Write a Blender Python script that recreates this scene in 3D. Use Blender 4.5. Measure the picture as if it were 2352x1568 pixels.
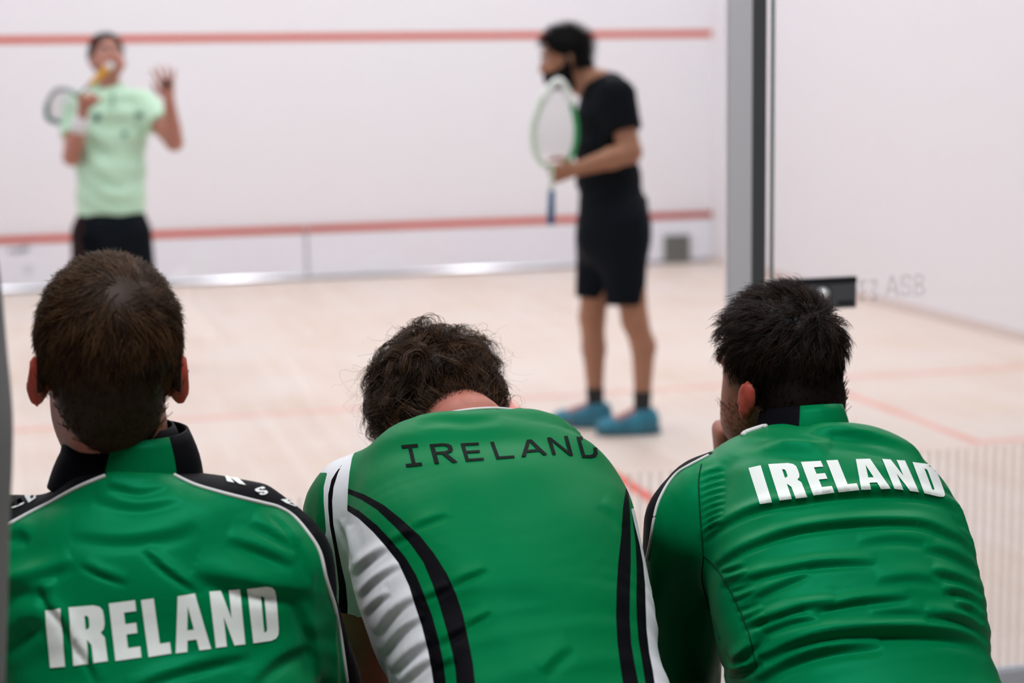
import bpy, math, random
import numpy as np
from mathutils import Vector, Matrix
from mathutils.bvhtree import BVHTree

random.seed(7); rng = np.random.default_rng(11)
scene = bpy.context.scene
C = scene.collection
for o in list(bpy.data.objects): bpy.data.objects.remove(o)

# ------------------------------------------------------------------ camera
W, H, FPX = 2352.0, 1568.0, 4105.37
CAM = np.array([-2.08332, -3.68142, 1.49359])
YAW, PITCH, ROLL = 0.262794, -0.146966, -0.0152454
def basis():
    cy, sy, cp, sp = math.cos(YAW), math.sin(YAW), math.cos(PITCH), math.sin(PITCH)
    f = np.array([sy*cp, cy*cp, sp]); r = np.array([cy, -sy, 0.]); u = np.cross(r, f)
    cr, sr = math.cos(ROLL), math.sin(ROLL)
    return f, r*cr+u*sr, -r*sr+u*cr
CF, CR, CU = basis()
cam = bpy.data.cameras.new('camera'); camo = bpy.data.objects.new('camera', cam); C.objects.link(camo)
m = Matrix(((CR[0], CU[0], -CF[0], CAM[0]), (CR[1], CU[1], -CF[1], CAM[1]), (CR[2], CU[2], -CF[2], CAM[2]), (0, 0, 0, 1)))
camo.matrix_world = m
cam.sensor_width = 36.0; cam.lens = 36.0*FPX/W
cam.clip_start = 0.05; cam.clip_end = 100
cam.dof.use_dof = True; cam.dof.focus_distance = 2.42; cam.dof.aperture_fstop = 3.1
scene.camera = camo

# ------------------------------------------------------------------ world, lights, exposure
world = bpy.data.worlds.new('hall'); scene.world = world; world.use_nodes = True
bg = world.node_tree.nodes['Background']; bg.inputs[0].default_value = (.80, .88, 1.0, 1); bg.inputs[1].default_value = .05
def area(name, loc, size, power, target=None, col=(.96, .97, 1.0)):
    l = bpy.data.lights.new(name, 'AREA'); l.shape = 'RECTANGLE'; l.size, l.size_y = size; l.energy = power; l.color = col
    o = bpy.data.objects.new(name, l); C.objects.link(o); o.location = loc
    if target is not None:
        d = Vector(target)-Vector(loc); o.rotation_euler = d.to_track_quat('-Z', 'Y').to_euler()
    return o
for x in (-2.6, 0, 2.6):
    for y in (8.2, 5.0, 1.8): area('court_ceiling_light', (x, y, 5.6), (.2, 1.6), 43)
area('gallery_ceiling_light', (-1.6, -2.3, 4.2), (2.6, 0.8), 106, (-1.5, -1.6, .9))
scene.view_settings.view_transform = 'Standard'; scene.view_settings.look = 'None'
scene.view_settings.gamma = 1; scene.view_settings.use_curve_mapping = False
scene.view_settings.exposure = 0.0

# ------------------------------------------------------------------ geometry helpers
def at(px, py, dep):
    return CAM + (CF + CR*(px-W/2)/FPX + CU*(H/2-py)/FPX)*dep
def topx(P):
    d = np.asarray(P)-CAM; z = d@CF
    return np.stack([W/2+FPX*(d@CR)/z, H/2-FPX*(d@CU)/z], -1)
def unit(v):
    v = np.asarray(v, float); return v/np.linalg.norm(v)

ROOT = {}
def thing(name, label, cat, loc=(0, 0, 0), group=None, kind=None):
    o = bpy.data.objects.new(name, None); C.objects.link(o); o.location = loc
    o.empty_display_size = .05
    if label: o['label'] = label
    if cat: o['category'] = cat
    if group: o['group'] = group
    if kind: o['kind'] = kind
    ROOT[o.name] = np.array(loc, float)
    return o
def mk(name, V, F, mat, parent=None, N=None, smooth=True, label=None, kind=None):
    V = np.asarray(V, float); off = ROOT[parent.name] if parent is not None else np.zeros(3)
    me = bpy.data.meshes.new(name)
    if isinstance(F, np.ndarray) and F.ndim == 2:
        k = F.shape[1]; n = len(F)
        me.vertices.add(len(V)); me.vertices.foreach_set('co', (V-off).astype(np.float32).ravel())
        me.loops.add(n*k); me.loops.foreach_set('vertex_index', F.astype(np.int32).ravel())
        me.polygons.add(n); me.polygons.foreach_set('loop_start', np.arange(0, n*k, k, dtype=np.int32))
        me.update(calc_edges=True); me.validate()
    else:
        me.from_pydata((V-off).tolist(), [], [list(f) for f in F]); me.update()
    if smooth:
        me.polygons.foreach_set('use_smooth', np.ones(len(me.polygons), bool))
    if N is not None and len(N) == len(me.vertices):
        me.normals_split_custom_set_from_vertices(N.tolist())
    if mat is not None: me.materials.append(mat)
    o = bpy.data.objects.new(name, me); C.objects.link(o)
    if parent is not None:
        o.parent = parent; ROOT[o.name] = off
    else:
        ROOT[o.name] = np.zeros(3)
    if label: o['label'] = label
    if kind: o['kind'] = kind
    return o
def tag(o, label, cat=None, group=None, kind=None):
    o['label'] = label
    if cat: o['category'] = cat
    if group: o['group'] = group
    if kind: o['kind'] = kind
    return o
def box(x0, x1, y0, y1, z0, z1, bev=0.0):
    b = bev
    if b <= 0:
        V = [(x, y, z) for z in (z0, z1) for y in (y0, y1) for x in (x0, x1)]
        F = [(0, 2, 3, 1), (4, 5, 7, 6), (0, 1, 5, 4), (2, 6, 7, 3), (0, 4, 6, 2), (1, 3, 7, 5)]
        return np.array(V, float), F
    import bmesh
    bm = bmesh.new(); bmesh.ops.create_cube(bm, size=1)
    for v in bm.verts:
        v.co = ((x0+x1)/2+v.co.x*(x1-x0), (y0+y1)/2+v.co.y*(y1-y0), (z0+z1)/2+v.co.z*(z1-z0))
    bmesh.ops.bevel(bm, geom=bm.edges[:], offset=b, segments=2, affect='EDGES', profile=.5)
    bm.verts.index_update()
    V = np.array([v.co[:] for v in bm.verts]); F = [tuple(v.index for v in f.verts) for f in bm.faces]
    bm.free(); return V, F
def tube(P, R, n=8, closed=False, flat=1.0, up=None):
    P = np.asarray(P, float); k = len(P); R = np.broadcast_to(R, (k,))
    T = np.gradient(P, axis=0) if not closed else (np.roll(P, -1, 0)-np.roll(P, 1, 0))
    T /= np.linalg.norm(T, axis=1)[:, None]+1e-12
    u = np.array([0.3, .2, 1.]) if up is None else np.asarray(up, float)
    A = np.cross(T, u); A /= np.linalg.norm(A, axis=1)[:, None]+1e-12; B = np.cross(A, T)
    th = np.arange(n)*2*math.pi/n
    V = P[:, None]+R[:, None, None]*(np.cos(th)[None, :, None]*A[:, None]+flat*np.sin(th)[None, :, None]*B[:, None])
    F = []
    for i in range(k if closed else k-1):
        j = (i+1) % k
        for a in range(n):
            b = (a+1) % n; F.append((i*n+a, i*n+b, j*n+b, j*n+a))
    if not closed:
        F.append(tuple(range(n))[::-1]); F.append(tuple((k-1)*n+a for a in range(n)))
    return V.reshape(-1, 3), F
def merge(*parts):
    VV, FF, o = [], [], 0
    for V, F in parts:
        VV.append(np.asarray(V, float)); FF += [tuple(int(i)+o for i in f) for f in F]; o += len(V)
    return np.concatenate(VV), FF
def smooth_poly(P, n):
    P = np.asarray(P, float); k = len(P); out = []
    ts = np.linspace(0, k-1, n)
    for t in ts:
        i = min(int(t), k-2); f = t-i
        p0, p1, p2, p3 = P[max(i-1, 0)], P[i], P[i+1], P[min(i+2, k-1)]
        out.append(.5*((2*p1)+(-p0+p2)*f+(2*p0-5*p1+4*p2-p3)*f*f+(-p0+3*p1-3*p2+p3)*f**3))
    return np.array(out)

# ---- signed distance modelling: smooth unions of tapered limbs, polygonised by surface nets
class SDF:
    def __init__(s, lo, hi, h):
        s.lo = np.array(lo, float); s.h = h
        s.n = np.ceil((np.array(hi)-s.lo)/h).astype(int)+1
        s.D = np.full(s.n, 9.0, np.float32)
        s.ax = [s.lo[i]+h*np.arange(s.n[i]) for i in range(3)]
    def _sub(s, lo, hi):
        a = np.clip(np.floor((lo-s.lo)/s.h).astype(int), 0, s.n); b = np.clip(np.ceil((hi-s.lo)/s.h).astype(int)+1, 0, s.n)
        if (b-a <= 0).any(): return None, None
        sl = tuple(slice(a[i], b[i]) for i in range(3))
        X = s.ax[0][sl[0]][:, None, None]; Y = s.ax[1][sl[1]][None, :, None]; Z = s.ax[2][sl[2]][None, None, :]
        return sl, (X, Y, Z)
    def _join(s, sl, d, k):
        d = d.astype(np.float32); D = s.D[sl]
        if k <= 0: s.D[sl] = np.minimum(D, d)
        else:
            hh = np.maximum(k-np.abs(D-d), 0)/k
            s.D[sl] = np.minimum(D, d)-hh*hh*k*.25
    def rc(s, a, b, ra, rb, k=.02, cut=False):
        a, b = np.asarray(a, float), np.asarray(b, float); R = max(ra, rb)+k+3*s.h
        sl, g = s._sub(np.minimum(a, b)-R, np.maximum(a, b)+R)
        if sl is None: return s
        ab = b-a; L2 = ab@ab+1e-12
        qx, qy, qz = g[0]-a[0], g[1]-a[1], g[2]-a[2]
        tr = (qx*ab[0]+qy*ab[1]+qz*ab[2])/L2; t = np.clip(tr, 0, 1)
        d = np.sqrt((qx-t*ab[0])**2+(qy-t*ab[1])**2+(qz-t*ab[2])**2)-(ra+(rb-ra)*t)
        if cut: d = np.maximum(d, (tr-1)*math.sqrt(L2))
        s._join(sl, d, k); return s
    def chain(s, P, R, k=.02):
        for i in range(len(P)-1): s.rc(P[i], P[i+1], R[i], R[i+1], k)
        return s
    def sec(s, a, b, ra, rb, L, k=.02, cut0=False, cut1=False, p=2.0, cap=None):
        a, b = np.asarray(a, float), np.asarray(b, float); R = max(*ra, *rb)+k+3*s.h
        sl, g = s._sub(np.minimum(a, b)-R, np.maximum(a, b)+R)
        if sl is None: return s
        ab = b-a; ln = np.linalg.norm(ab); A = ab/ln; L = np.asarray(L, float); L = unit(L-A*(L@A)); Nn = np.cross(A, L)
        q = [g[i]-a[i] for i in range(3)]
        z = q[0]*A[0]+q[1]*A[1]+q[2]*A[2]; x = q[0]*L[0]+q[1]*L[1]+q[2]*L[2]; y = q[0]*Nn[0]+q[1]*Nn[1]+q[2]*Nn[2]
        t = np.clip(z/ln, 0, 1); w = ra[0]+(rb[0]-ra[0])*t; dd = ra[1]+(rb[1]-ra[1])*t; zo = z-t*ln
        mn = np.minimum(w, dd); mz = mn if cap is None else np.minimum(mn, cap)
        if p != 2.0: k0 = (np.abs(x/w)**p+np.abs(y/dd)**p+np.abs(zo/mz)**p)**(1/p)
        else: k0 = np.sqrt((x/w)**2+(y/dd)**2+(zo/mz)**2)
        k1 = np.sqrt((x/w**2)**2+(y/dd**2)**2+(zo/mz**2)**2)+1e-9
        d = np.where(k0 < .35, (k0-1)*mn, k0*(k0-1)/k1)
        if cut0: d = np.maximum(d, -z)
        if cut1: d = np.maximum(d, z-ln)
        s._join(sl, d, k); return s
    def ell(s, c, r, M=None, k=.02, sub=False):
        c = np.asarray(c, float); R = max(r)+k+3*s.h
        sl, g = s._sub(c-R, c+R)
        if sl is None: return s
        q = [g[i]-c[i] for i in range(3)]
        if M is not None: q = [q[0]*M[0, j]+q[1]*M[1, j]+q[2]*M[2, j] for j in range(3)]
        k0 = np.sqrt((q[0]/r[0])**2+(q[1]/r[1])**2+(q[2]/r[2])**2); k1 = np.sqrt((q[0]/r[0]**2)**2+(q[1]/r[1]**2)**2+(q[2]/r[2]**2)**2)+1e-9
        d = np.where(k0 < .3, (k0-1)*min(r), k0*(k0-1)/k1)
        if sub:
            d = -d.astype(np.float32); D = s.D[sl]; hh = np.maximum(k-np.abs(D-d), 0)/max(k, 1e-6)
            s.D[sl] = np.maximum(D, d)+hh*hh*k*.25
        else: s._join(sl, d, k)
        return s
    def plane(s, p, n):      # keep the side that n points away from
        p, n = np.asarray(p, float), unit(n)
        X = s.ax[0][:, None, None]-p[0]; Y = s.ax[1][None, :, None]-p[1]; Z = s.ax[2][None, None, :]-p[2]
        s.D = np.maximum(s.D, (X*n[0]+Y*n[1]+Z*n[2]).astype(np.float32)); return s
    def mesh(s, it=2, keep_tri=True):
        D = s.D; D = np.where(np.abs(D) < 1e-7, 1e-7, D)
        S = D < 0
        c = S[:-1, :-1, :-1].astype(np.int8)
        for i in (0, 1):
            for j in (0, 1):
                for l in (0, 1):
                    if i+j+l: c = c+S[i:D.shape[0]-1+i, j:D.shape[1]-1+j, l:D.shape[2]-1+l]
        act = (c > 0) & (c < 8); idx = np.argwhere(act); ids = np.full(act.shape, -1, np.int64); ids[act] = np.arange(len(idx))
        acc = np.zeros((len(idx), 3)); cnt = np.zeros(len(idx))
        cor = [(i, j, l) for i in (0, 1) for j in (0, 1) for l in (0, 1)]
        val = {q: D[idx[:, 0]+q[0], idx[:, 1]+q[1], idx[:, 2]+q[2]].astype(float) for q in cor}
        for q in cor:
            for axn in range(3):
                if q[axn] == 0:
                    w = list(q); w[axn] = 1; w = tuple(w); a, b = val[q], val[w]; mk_ = (a < 0) != (b < 0)
                    t = a/np.where(mk_, a-b, 1); p = np.tile(np.array(q, float), (len(idx), 1)); p[:, axn] = t
                    acc[mk_] += p[mk_]; cnt[mk_] += 1
        V = s.lo+s.h*(idx+acc/cnt[:, None])
        Q = []
        for axn in range(3):
            o1, o2 = (axn+1) % 3, (axn+2) % 3
            a = [slice(None)]*3; b = [slice(None)]*3; a[axn] = slice(0, -1); b[axn] = slice(1, None)
            ch = S[tuple(a)] != S[tuple(b)]; e = np.argwhere(ch)
            ok = (e[:, o1] > 0) & (e[:, o2] > 0) & (e[:, o1] < D.shape[o1]-1) & (e[:, o2] < D.shape[o2]-1); e = e[ok]
            ins = S[tuple(e.T)]
            def cell(d1, d2):
                f = e.copy(); f[:, o1] -= d1; f[:, o2] -= d2; return ids[tuple(f.T)]
            q = np.stack([cell(1, 1), cell(0, 1), cell(0, 0), cell(1, 0)], 1)
            q[~ins] = q[~ins][:, ::-1]; Q.append(q)
        Q = np.concatenate(Q); Q = Q[(Q >= 0).all(1)]
        E = np.concatenate([Q[:, [0, 1]], Q[:, [1, 2]], Q[:, [2, 3]], Q[:, [3, 0]]])
        for lam in [.5, -.52]*it: V = lap(V, E, lam)
        return V, Q
def lap(V, E, lam):
    n = len(V); dg = np.bincount(E[:, 0], minlength=n)+np.bincount(E[:, 1], minlength=n)
    A = np.stack([np.bincount(E[:, 0], V[E[:, 1], c], n)+np.bincount(E[:, 1], V[E[:, 0], c], n) for c in range(3)], 1)
    return V+lam*(A/np.maximum(dg, 1)[:, None]-V)
def tris(Q): return np.concatenate([Q[:, [0, 1, 2]], Q[:, [0, 2, 3]]])
def vnorm(V, T):
    a = np.cross(V[T[:, 1]]-V[T[:, 0]], V[T[:, 2]]-V[T[:, 0]]); n = len(V)
    N = np.stack([sum(np.bincount(T[:, j], a[:, c], n) for j in range(3)) for c in range(3)], 1)
    return N/(np.linalg.norm(N, axis=1)[:, None]+1e-15)
def subdivide(V, T):
    E = np.concatenate([T[:, [0, 1]], T[:, [1, 2]], T[:, [2, 0]]]); Es = np.sort(E, 1)
    U, inv = np.unique(Es[:, 0].astype(np.int64)*len(V)+Es[:, 1], return_inverse=True); inv = inv.ravel()
    n = len(V); V2 = np.concatenate([V, .5*(V[U//n]+V[U % n])]); k = len(T); a, b, c = inv[:k]+n, inv[k:2*k]+n, inv[2*k:]+n
    T2 = np.concatenate([np.stack([T[:, 0], a, c], 1), np.stack([a, T[:, 1], b], 1), np.stack([c, b, T[:, 2]], 1), np.stack([a, b, c], 1)])
    E2 = np.concatenate([T2[:, [0, 1]], T2[:, [1, 2]], T2[:, [2, 0]]])
    return lap(lap(V2, E2, .5), E2, -.5), T2
def clip(V, N, T, s):
    """split triangles along s = 0; returns V, N, inside (s<0) triangles, outside triangles"""
    s = np.where(np.abs(s) < 1e-9, 1e-9, s); neg = s < 0; c = neg[T].sum(1)
    Tin, Tout = [T[c == 3]], [T[c == 0]]; n0 = len(V); newV, newN = [V], [N]
    for cc in (1, 2):
        M = T[c == cc]
        if not len(M): continue
        odd = np.argmax(neg[M] == (cc == 1), axis=1); r = np.arange(len(M))
        i0, i1, i2 = M[r, odd], M[r, (odd+1) % 3], M[r, (odd+2) % 3]
        def cut(i, j):
            t = (s[i]/(s[i]-s[j]))[:, None]; lo = np.minimum(i, j); hi = np.maximum(i, j)
            return V[i]+t*(V[j]-V[i]), N[i]+t*(N[j]-N[i]), lo.astype(np.int64)*n0+hi
        A, B = cut(i0, i1), cut(i0, i2); key = np.concatenate([A[2], B[2]])
        U, fi, inv = np.unique(key, return_index=True, return_inverse=True); inv = inv.ravel()
        base = sum(len(x) for x in newV); newV.append(np.concatenate([A[0], B[0]])[fi]); newN.append(np.concatenate([A[1], B[1]])[fi])
        ia, ib = inv[:len(M)]+base, inv[len(M):]+base
        t1 = np.stack([i0, ia, ib], 1); t2 = np.concatenate([np.stack([ia, i1, i2], 1), np.stack([ia, i2, ib], 1)])
        (Tin if cc == 1 else Tout).append(t1); (Tout if cc == 1 else Tin).append(t2)
    return np.concatenate(newV), np.concatenate(newN), np.concatenate(Tin), np.concatenate(Tout)
def compact(V, N, T):
    u, inv = np.unique(T, return_inverse=True); return V[u], N[u], inv.reshape(T.shape)
def poly_sd(P, poly):
    """signed pixel distance of points P to a closed polygon, negative inside"""
    poly = np.asarray(poly, float); d = np.full(len(P), 1e9); ins = np.zeros(len(P), bool)
    for i in range(len(poly)):
        a, b = poly[i], poly[(i+1) % len(poly)]; ab = b-a
        t = np.clip(((P-a)@ab)/(ab@ab+1e-9), 0, 1); q = P-a-t[:, None]*ab
        d = np.minimum(d, np.hypot(q[:, 0], q[:, 1]))
        cr = (a[1] > P[:, 1]) != (b[1] > P[:, 1])
        xx = a[0]+(P[:, 1]-a[1])/np.where(abs(b[1]-a[1]) < 1e-9, 1e-9, b[1]-a[1])*(b[0]-a[0])
        ins ^= cr & (P[:, 0] < xx)
    return np.where(ins, -d, d)
def line_sd(P, L):
    """(signed offset, position along 0..1) of pixels from an open polyline; positive = right of travel = below for left-to-right lines"""
    L = np.asarray(L, float); seg = np.linalg.norm(np.diff(L, axis=0), axis=1); cum = np.concatenate([[0], np.cumsum(seg)])
    best = np.full(len(P), 1e9); sg = np.zeros(len(P)); u = np.zeros(len(P))
    for i in range(len(L)-1):
        ab = L[i+1]-L[i]; t = np.clip(((P-L[i])@ab)/(ab@ab+1e-9), 0, 1); q = P-L[i]-t[:, None]*ab; d = np.hypot(q[:, 0], q[:, 1])
        m_ = d < best; best[m_] = d[m_]; sg[m_] = np.sign(ab[0]*q[:, 1]-ab[1]*q[:, 0])[m_]; u[m_] = ((cum[i]+t*seg[i])/cum[-1])[m_]
    return best*sg, u
def zc(pts, f, ox, oy): return [(ox+x/f, oy+y/f) for x, y in pts]

# ------------------------------------------------------------------ materials
def mat(name, col, rough=.6, spec=.3, metal=0., var=0., vscale=20, bump=0., bscale=400, sheen=0., sss=0., alpha=1., col2=None, coat=0.):
    m = bpy.data.materials.new(name); m.use_nodes = True; nt = m.node_tree; b = nt.nodes['Principled BSDF']
    b.inputs['Base Color'].default_value = (*col, 1); b.inputs['Roughness'].default_value = rough
    b.inputs['Specular IOR Level'].default_value = spec; b.inputs['Metallic'].default_value = metal; b.inputs['Alpha'].default_value = alpha
    b.inputs['Coat Weight'].default_value = coat
    if sheen: b.inputs['Sheen Weight'].default_value = sheen; b.inputs['Sheen Roughness'].default_value = .4
    if sss:
        b.inputs['Subsurface Weight'].default_value = sss; b.inputs['Subsurface Radius'].default_value = (.022, .006, .003); b.inputs['Subsurface Scale'].default_value = 1.
    tc = nt.nodes.new('ShaderNodeTexCoord')
    if var or col2:
        n = nt.nodes.new('ShaderNodeTexNoise'); n.inputs['Scale'].default_value = vscale; n.inputs['Detail'].default_value = 5
        nt.links.new(tc.outputs['Object'], n.inputs['Vector'])
        r = nt.nodes.new('ShaderNodeValToRGB'); c2 = col2 if col2 else tuple(max(0, c*(1-var)) for c in col)
        r.color_ramp.elements[0].position = .35; r.color_ramp.elements[1].position = .65
        r.color_ramp.elements[0].color = (*c2, 1); r.color_ramp.elements[1].color = (*col, 1)
        nt.links.new(n.outputs['Fac'], r.inputs[0]); nt.links.new(r.outputs[0], b.inputs['Base Color'])
    if bump:
        n2 = nt.nodes.new('ShaderNodeTexNoise'); n2.inputs['Scale'].default_value = bscale; n2.inputs['Detail'].default_value = 2
        nt.links.new(tc.outputs['Object'], n2.inputs['Vector'])
        bp = nt.nodes.new('ShaderNodeBump'); bp.inputs['Strength'].default_value = bump; bp.inputs['Distance'].default_value = .001
        nt.links.new(n2.outputs['Fac'], bp.inputs['Height']); nt.links.new(bp.outputs[0], b.inputs['Normal'])
    return m
GREEN = mat('jacket_green', (.0004, .196, .060), .42, .2, bump=.08, bscale=900, var=.06, vscale=6)
GREENJ = mat('jersey_green', (.0004, .182, .050), .5, .15, bump=.12, bscale=1100, var=.05, vscale=6)
for _m in (GREEN, GREENJ): _m.node_tree.nodes['Principled BSDF'].inputs['Specular Tint'].default_value = (.0, 1, .55, 1)
BLACK = mat('black_cloth', (.004, .004, .006), .6, .05, bump=.1, bscale=900)
WHITE = mat('white_cloth', (.80, .80, .83), .6, .25, bump=.08, bscale=900)
PRINT = mat('white_print', (.86, .90, .85), .6, .2)
PRINTK = mat('black_print', (.004, .008, .006), .6, .05)
PIPE = mat('white_piping', (.78, .77, .75), .55, .3)
def skin(name, c, rough=.5): return mat(name, c, rough, .35, sss=.7, var=.12, vscale=60, bump=.1, bscale=500)
EAR = mat('backlit_red_ear_skin', (.55, .09, .06), .5, .3, sss=.7, var=.25, vscale=60)  # court light glowing through the ears is painted into this redder colour
SKIN_L = skin('fair_skin', (.52, .19, .13)); SKIN_M = skin('flushed_skin', (.50, .18, .13)); SKIN_R = skin('ruddy_skin', (.50, .20, .14))
SKIN_A = skin('pale_skin', (.50, .23, .17)); SKIN_B = skin('tan_skin', (.40, .19, .11))
def hairmat(name, dark, light, rough=.4, spec=.3):
    m = mat(name, dark, rough, spec); nt = m.node_tree; b = nt.nodes['Principled BSDF']
    at_ = nt.nodes.new('ShaderNodeAttribute'); at_.attribute_name = 'tone'; r = nt.nodes.new('ShaderNodeValToRGB')
    r.color_ramp.elements[0].color = (*dark, 1); r.color_ramp.elements[1].color = (*light, 1)
    nt.links.new(at_.outputs['Fac'], r.inputs[0]); nt.links.new(r.outputs[0], b.inputs['Base Color']); return m
HAIR_L = hairmat('brown_hair', (.022, .010, .005), (.17, .085, .035), .5, .18)
HAIR_M = hairmat('dark_curly_hair', (.010, .005, .003), (.16, .075, .034), .40, .3)
HAIR_R = hairmat('dark_hair', (.007, .004, .003), (.055, .026, .015), .45, .2)
HAIR_A = mat('short_dark_hair', (.02, .014, .011), .6, .3); HAIR_B = mat('black_hair', (.005, .004, .004), .6, .08)
BEARD = mat('brown_beard', (.085, .045, .022), .6, .3, col2=(.03, .016, .009), vscale=200)
DARKSHORTS = mat('navy_shorts', (.003, .005, .008), .6, .04, bump=.1)
TRACK = mat('black_trousers', (.008, .008, .01), .6, .3)
GREY = mat('grey_vinyl', (.22, .22, .22), .6, .3)
WOOD = mat('bench_wood', (.35, .2, .1), .5, .4, var=.3, vscale=15)
STEEL = mat('brushed_steel', (.5, .5, .52), .35, .5, metal=1)

# ------------------------------------------------------------------ the court
def plank_floor():
    m = bpy.data.materials.new('maple_floor'); m.use_nodes = True; nt = m.node_tree; b = nt.nodes['Principled BSDF']
    tc = nt.nodes.new('ShaderNodeTexCoord'); mp = nt.nodes.new('ShaderNodeMapping'); mp.inputs['Rotation'].default_value = (0, 0, math.pi/2)
    br = nt.nodes.new('ShaderNodeTexBrick'); br.inputs['Scale'].default_value = 1; br.inputs['Brick Width'].default_value = 1.1; br.inputs['Row Height'].default_value = .06
    br.inputs['Mortar Size'].default_value = .0012; br.offset = .37
    br.inputs['Color1'].default_value = (.67, .535, .44, 1); br.inputs['Color2'].default_value = (.73, .615, .535, 1); br.inputs['Mortar'].default_value = (.6, .44, .34, 1)
    nt.links.new(tc.outputs['Object'], mp.inputs[0]); nt.links.new(mp.outputs[0], br.inputs['Vector'])
    n = nt.nodes.new('ShaderNodeTexNoise'); n.inputs['Scale'].default_value = 1.6; n.inputs['Detail'].default_value = 4
    nt.links.new(tc.outputs['Object'], n.inputs['Vector'])
    mx = nt.nodes.new('ShaderNodeMixRGB'); mx.blend_type = 'MIX'; mx.inputs[2].default_value = (.73, .645, .605, 1)
    r = nt.nodes.new('ShaderNodeValToRGB'); r.color_ramp.elements[0].position = .35; r.color_ramp.elements[1].position = .7; r.color_ramp.elements[1].color = (.8, .8, .8, 1)
    nt.links.new(n.outputs['Fac'], r.inputs[0]); nt.links.new(r.outputs[0], mx.inputs[0]); nt.links.new(br.outputs['Color'], mx.inputs[1])
    nt.links.new(mx.outputs[0], b.inputs['Base Color'])
    b.inputs['Roughness'].default_value = .42; b.inputs['Specular IOR Level'].default_value = .3
    return m
def plaster(name, c, marks=.0):
    m = mat(name, c, .7, .2); nt = m.node_tree; b = nt.nodes['Principled BSDF']
    tc = nt.nodes.new('ShaderNodeTexCoord'); n = nt.nodes.new('ShaderNodeTexNoise'); n.inputs['Scale'].default_value = .9; n.inputs['Detail'].default_value = 3
    v = nt.nodes.new('ShaderNodeTexVoronoi'); v.inputs['Scale'].default_value = 3.2
    nt.links.new(tc.outputs['Object'], n.inputs['Vector']); nt.links.new(tc.outputs['Object'], v.inputs['Vector'])
    r = nt.nodes.new('ShaderNodeValToRGB'); r.color_ramp.elements[0].position = .02; r.color_ramp.elements[1].position = .10
    r.color_ramp.elements[0].color = (1-marks, 1-marks, 1-marks, 1)
    nt.links.new(v.outputs['Distance'], r.inputs[0])
    r2 = nt.nodes.new('ShaderNodeValToRGB'); r2.color_ramp.elements[0].color = (c[0], c[1]*.975, c[2]*.975, 1); r2.color_ramp.elements[1].color = (c[0]*.985, c[1], c[2], 1)
    nt.links.new(n.outputs['Fac'], r2.inputs[0])
    mx = nt.nodes.new('ShaderNodeMixRGB'); mx.blend_type = 'MULTIPLY'; mx.inputs[0].default_value = 1
    nt.links.new(r2.outputs[0], mx.inputs[1]); nt.links.new(r.outputs[0], mx.inputs[2]); nt.links.new(mx.outputs[0], b.inputs['Base Color'])
    return m
WALL = plaster('court_plaster', (.825, .815, .845), .06)
FLOOR = plank_floor()
RED = mat('red_court_line', (.62, .10, .055), .5, .15); REDF = mat('worn_red_floor_line', (.74, .34, .28), .5, .3, col2=(.78, .46, .39), vscale=6)
REDH = mat('bright_red_floor_line', (.75, .11, .07), .45, .3)
TIN = mat('white_tin_sheet', (.80, .80, .86), .22, .5)
ALU = mat('anodised_aluminium', (.74, .73, .76), .35, .5)
ALUD = mat('dark_anodised_profile', (.085, .09, .095), .45, .4)

def struct(name, V, F, m, label, parent=None, smooth=False):
    o = mk(name, V, F, m, parent, smooth=smooth, label=label)
    if parent is None: o['kind'] = 'structure'
    return o
fl = struct('floor', *box(-6, 6, -7, 9.75, -.06, 0), FLOOR, 'pale maple floor of the squash court')
wf = struct('wall_front', *box(-3.35, 3.35, 9.75, 9.9, 0, 6), WALL, 'white front wall of the squash court')
wr = struct('wall_right', *box(3.2, 3.35, .012, 9.75, 0, 6), WALL, 'white right side wall of the squash court')
wl = struct('wall_left', *box(-3.35, -3.2, .012, 9.75, 0, 6), WALL, 'white left side wall of the squash court')
struct('ceiling', *box(-3.35, 3.35, .0, 9.9, 6, 6.1), WALL, 'white ceiling over the squash court')
BB = mat('pale_pink_skirting', (.70, .60, .57), .6, .3)
struct('baseboard_right', *box(3.188, 3.2, .012, 9.75, 0, .055), BB, 'low beige skirting along right court wall')
struct('baseboard_left', *box(-3.2, -3.188, .012, 9.75, 0, .055), BB, 'low beige skirting along left court wall')
# painted lines
mk('service_line', *box(-3.2, 3.2, 9.747, 9.75, 1.783, 1.833), RED, wf, smooth=False, label='red service line across the front wall')
bx = 3.2-1.6
for nm, a, mm, lab in (('short_line', (-3.188, 3.188, 4.26, 4.31), REDF, 'faded red short line'),
               ('service_box_line', (bx-.05, bx, 2.66, 4.26), REDF, None), ('service_box_line', (bx, 3.188, 2.66, 2.71), REDF, None),
               ('service_box_line', (-bx, -bx+.05, 2.66, 4.26), REDF, None), ('service_box_line', (-3.188, -bx, 2.66, 2.71), REDF, None),
               ('half_court_line', (-.025, .025, .03, 4.26), REDH, 'bright red half court line')):
    mk(nm, *box(*a, 0, .0015), mm, fl, smooth=False, label=lab)
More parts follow.
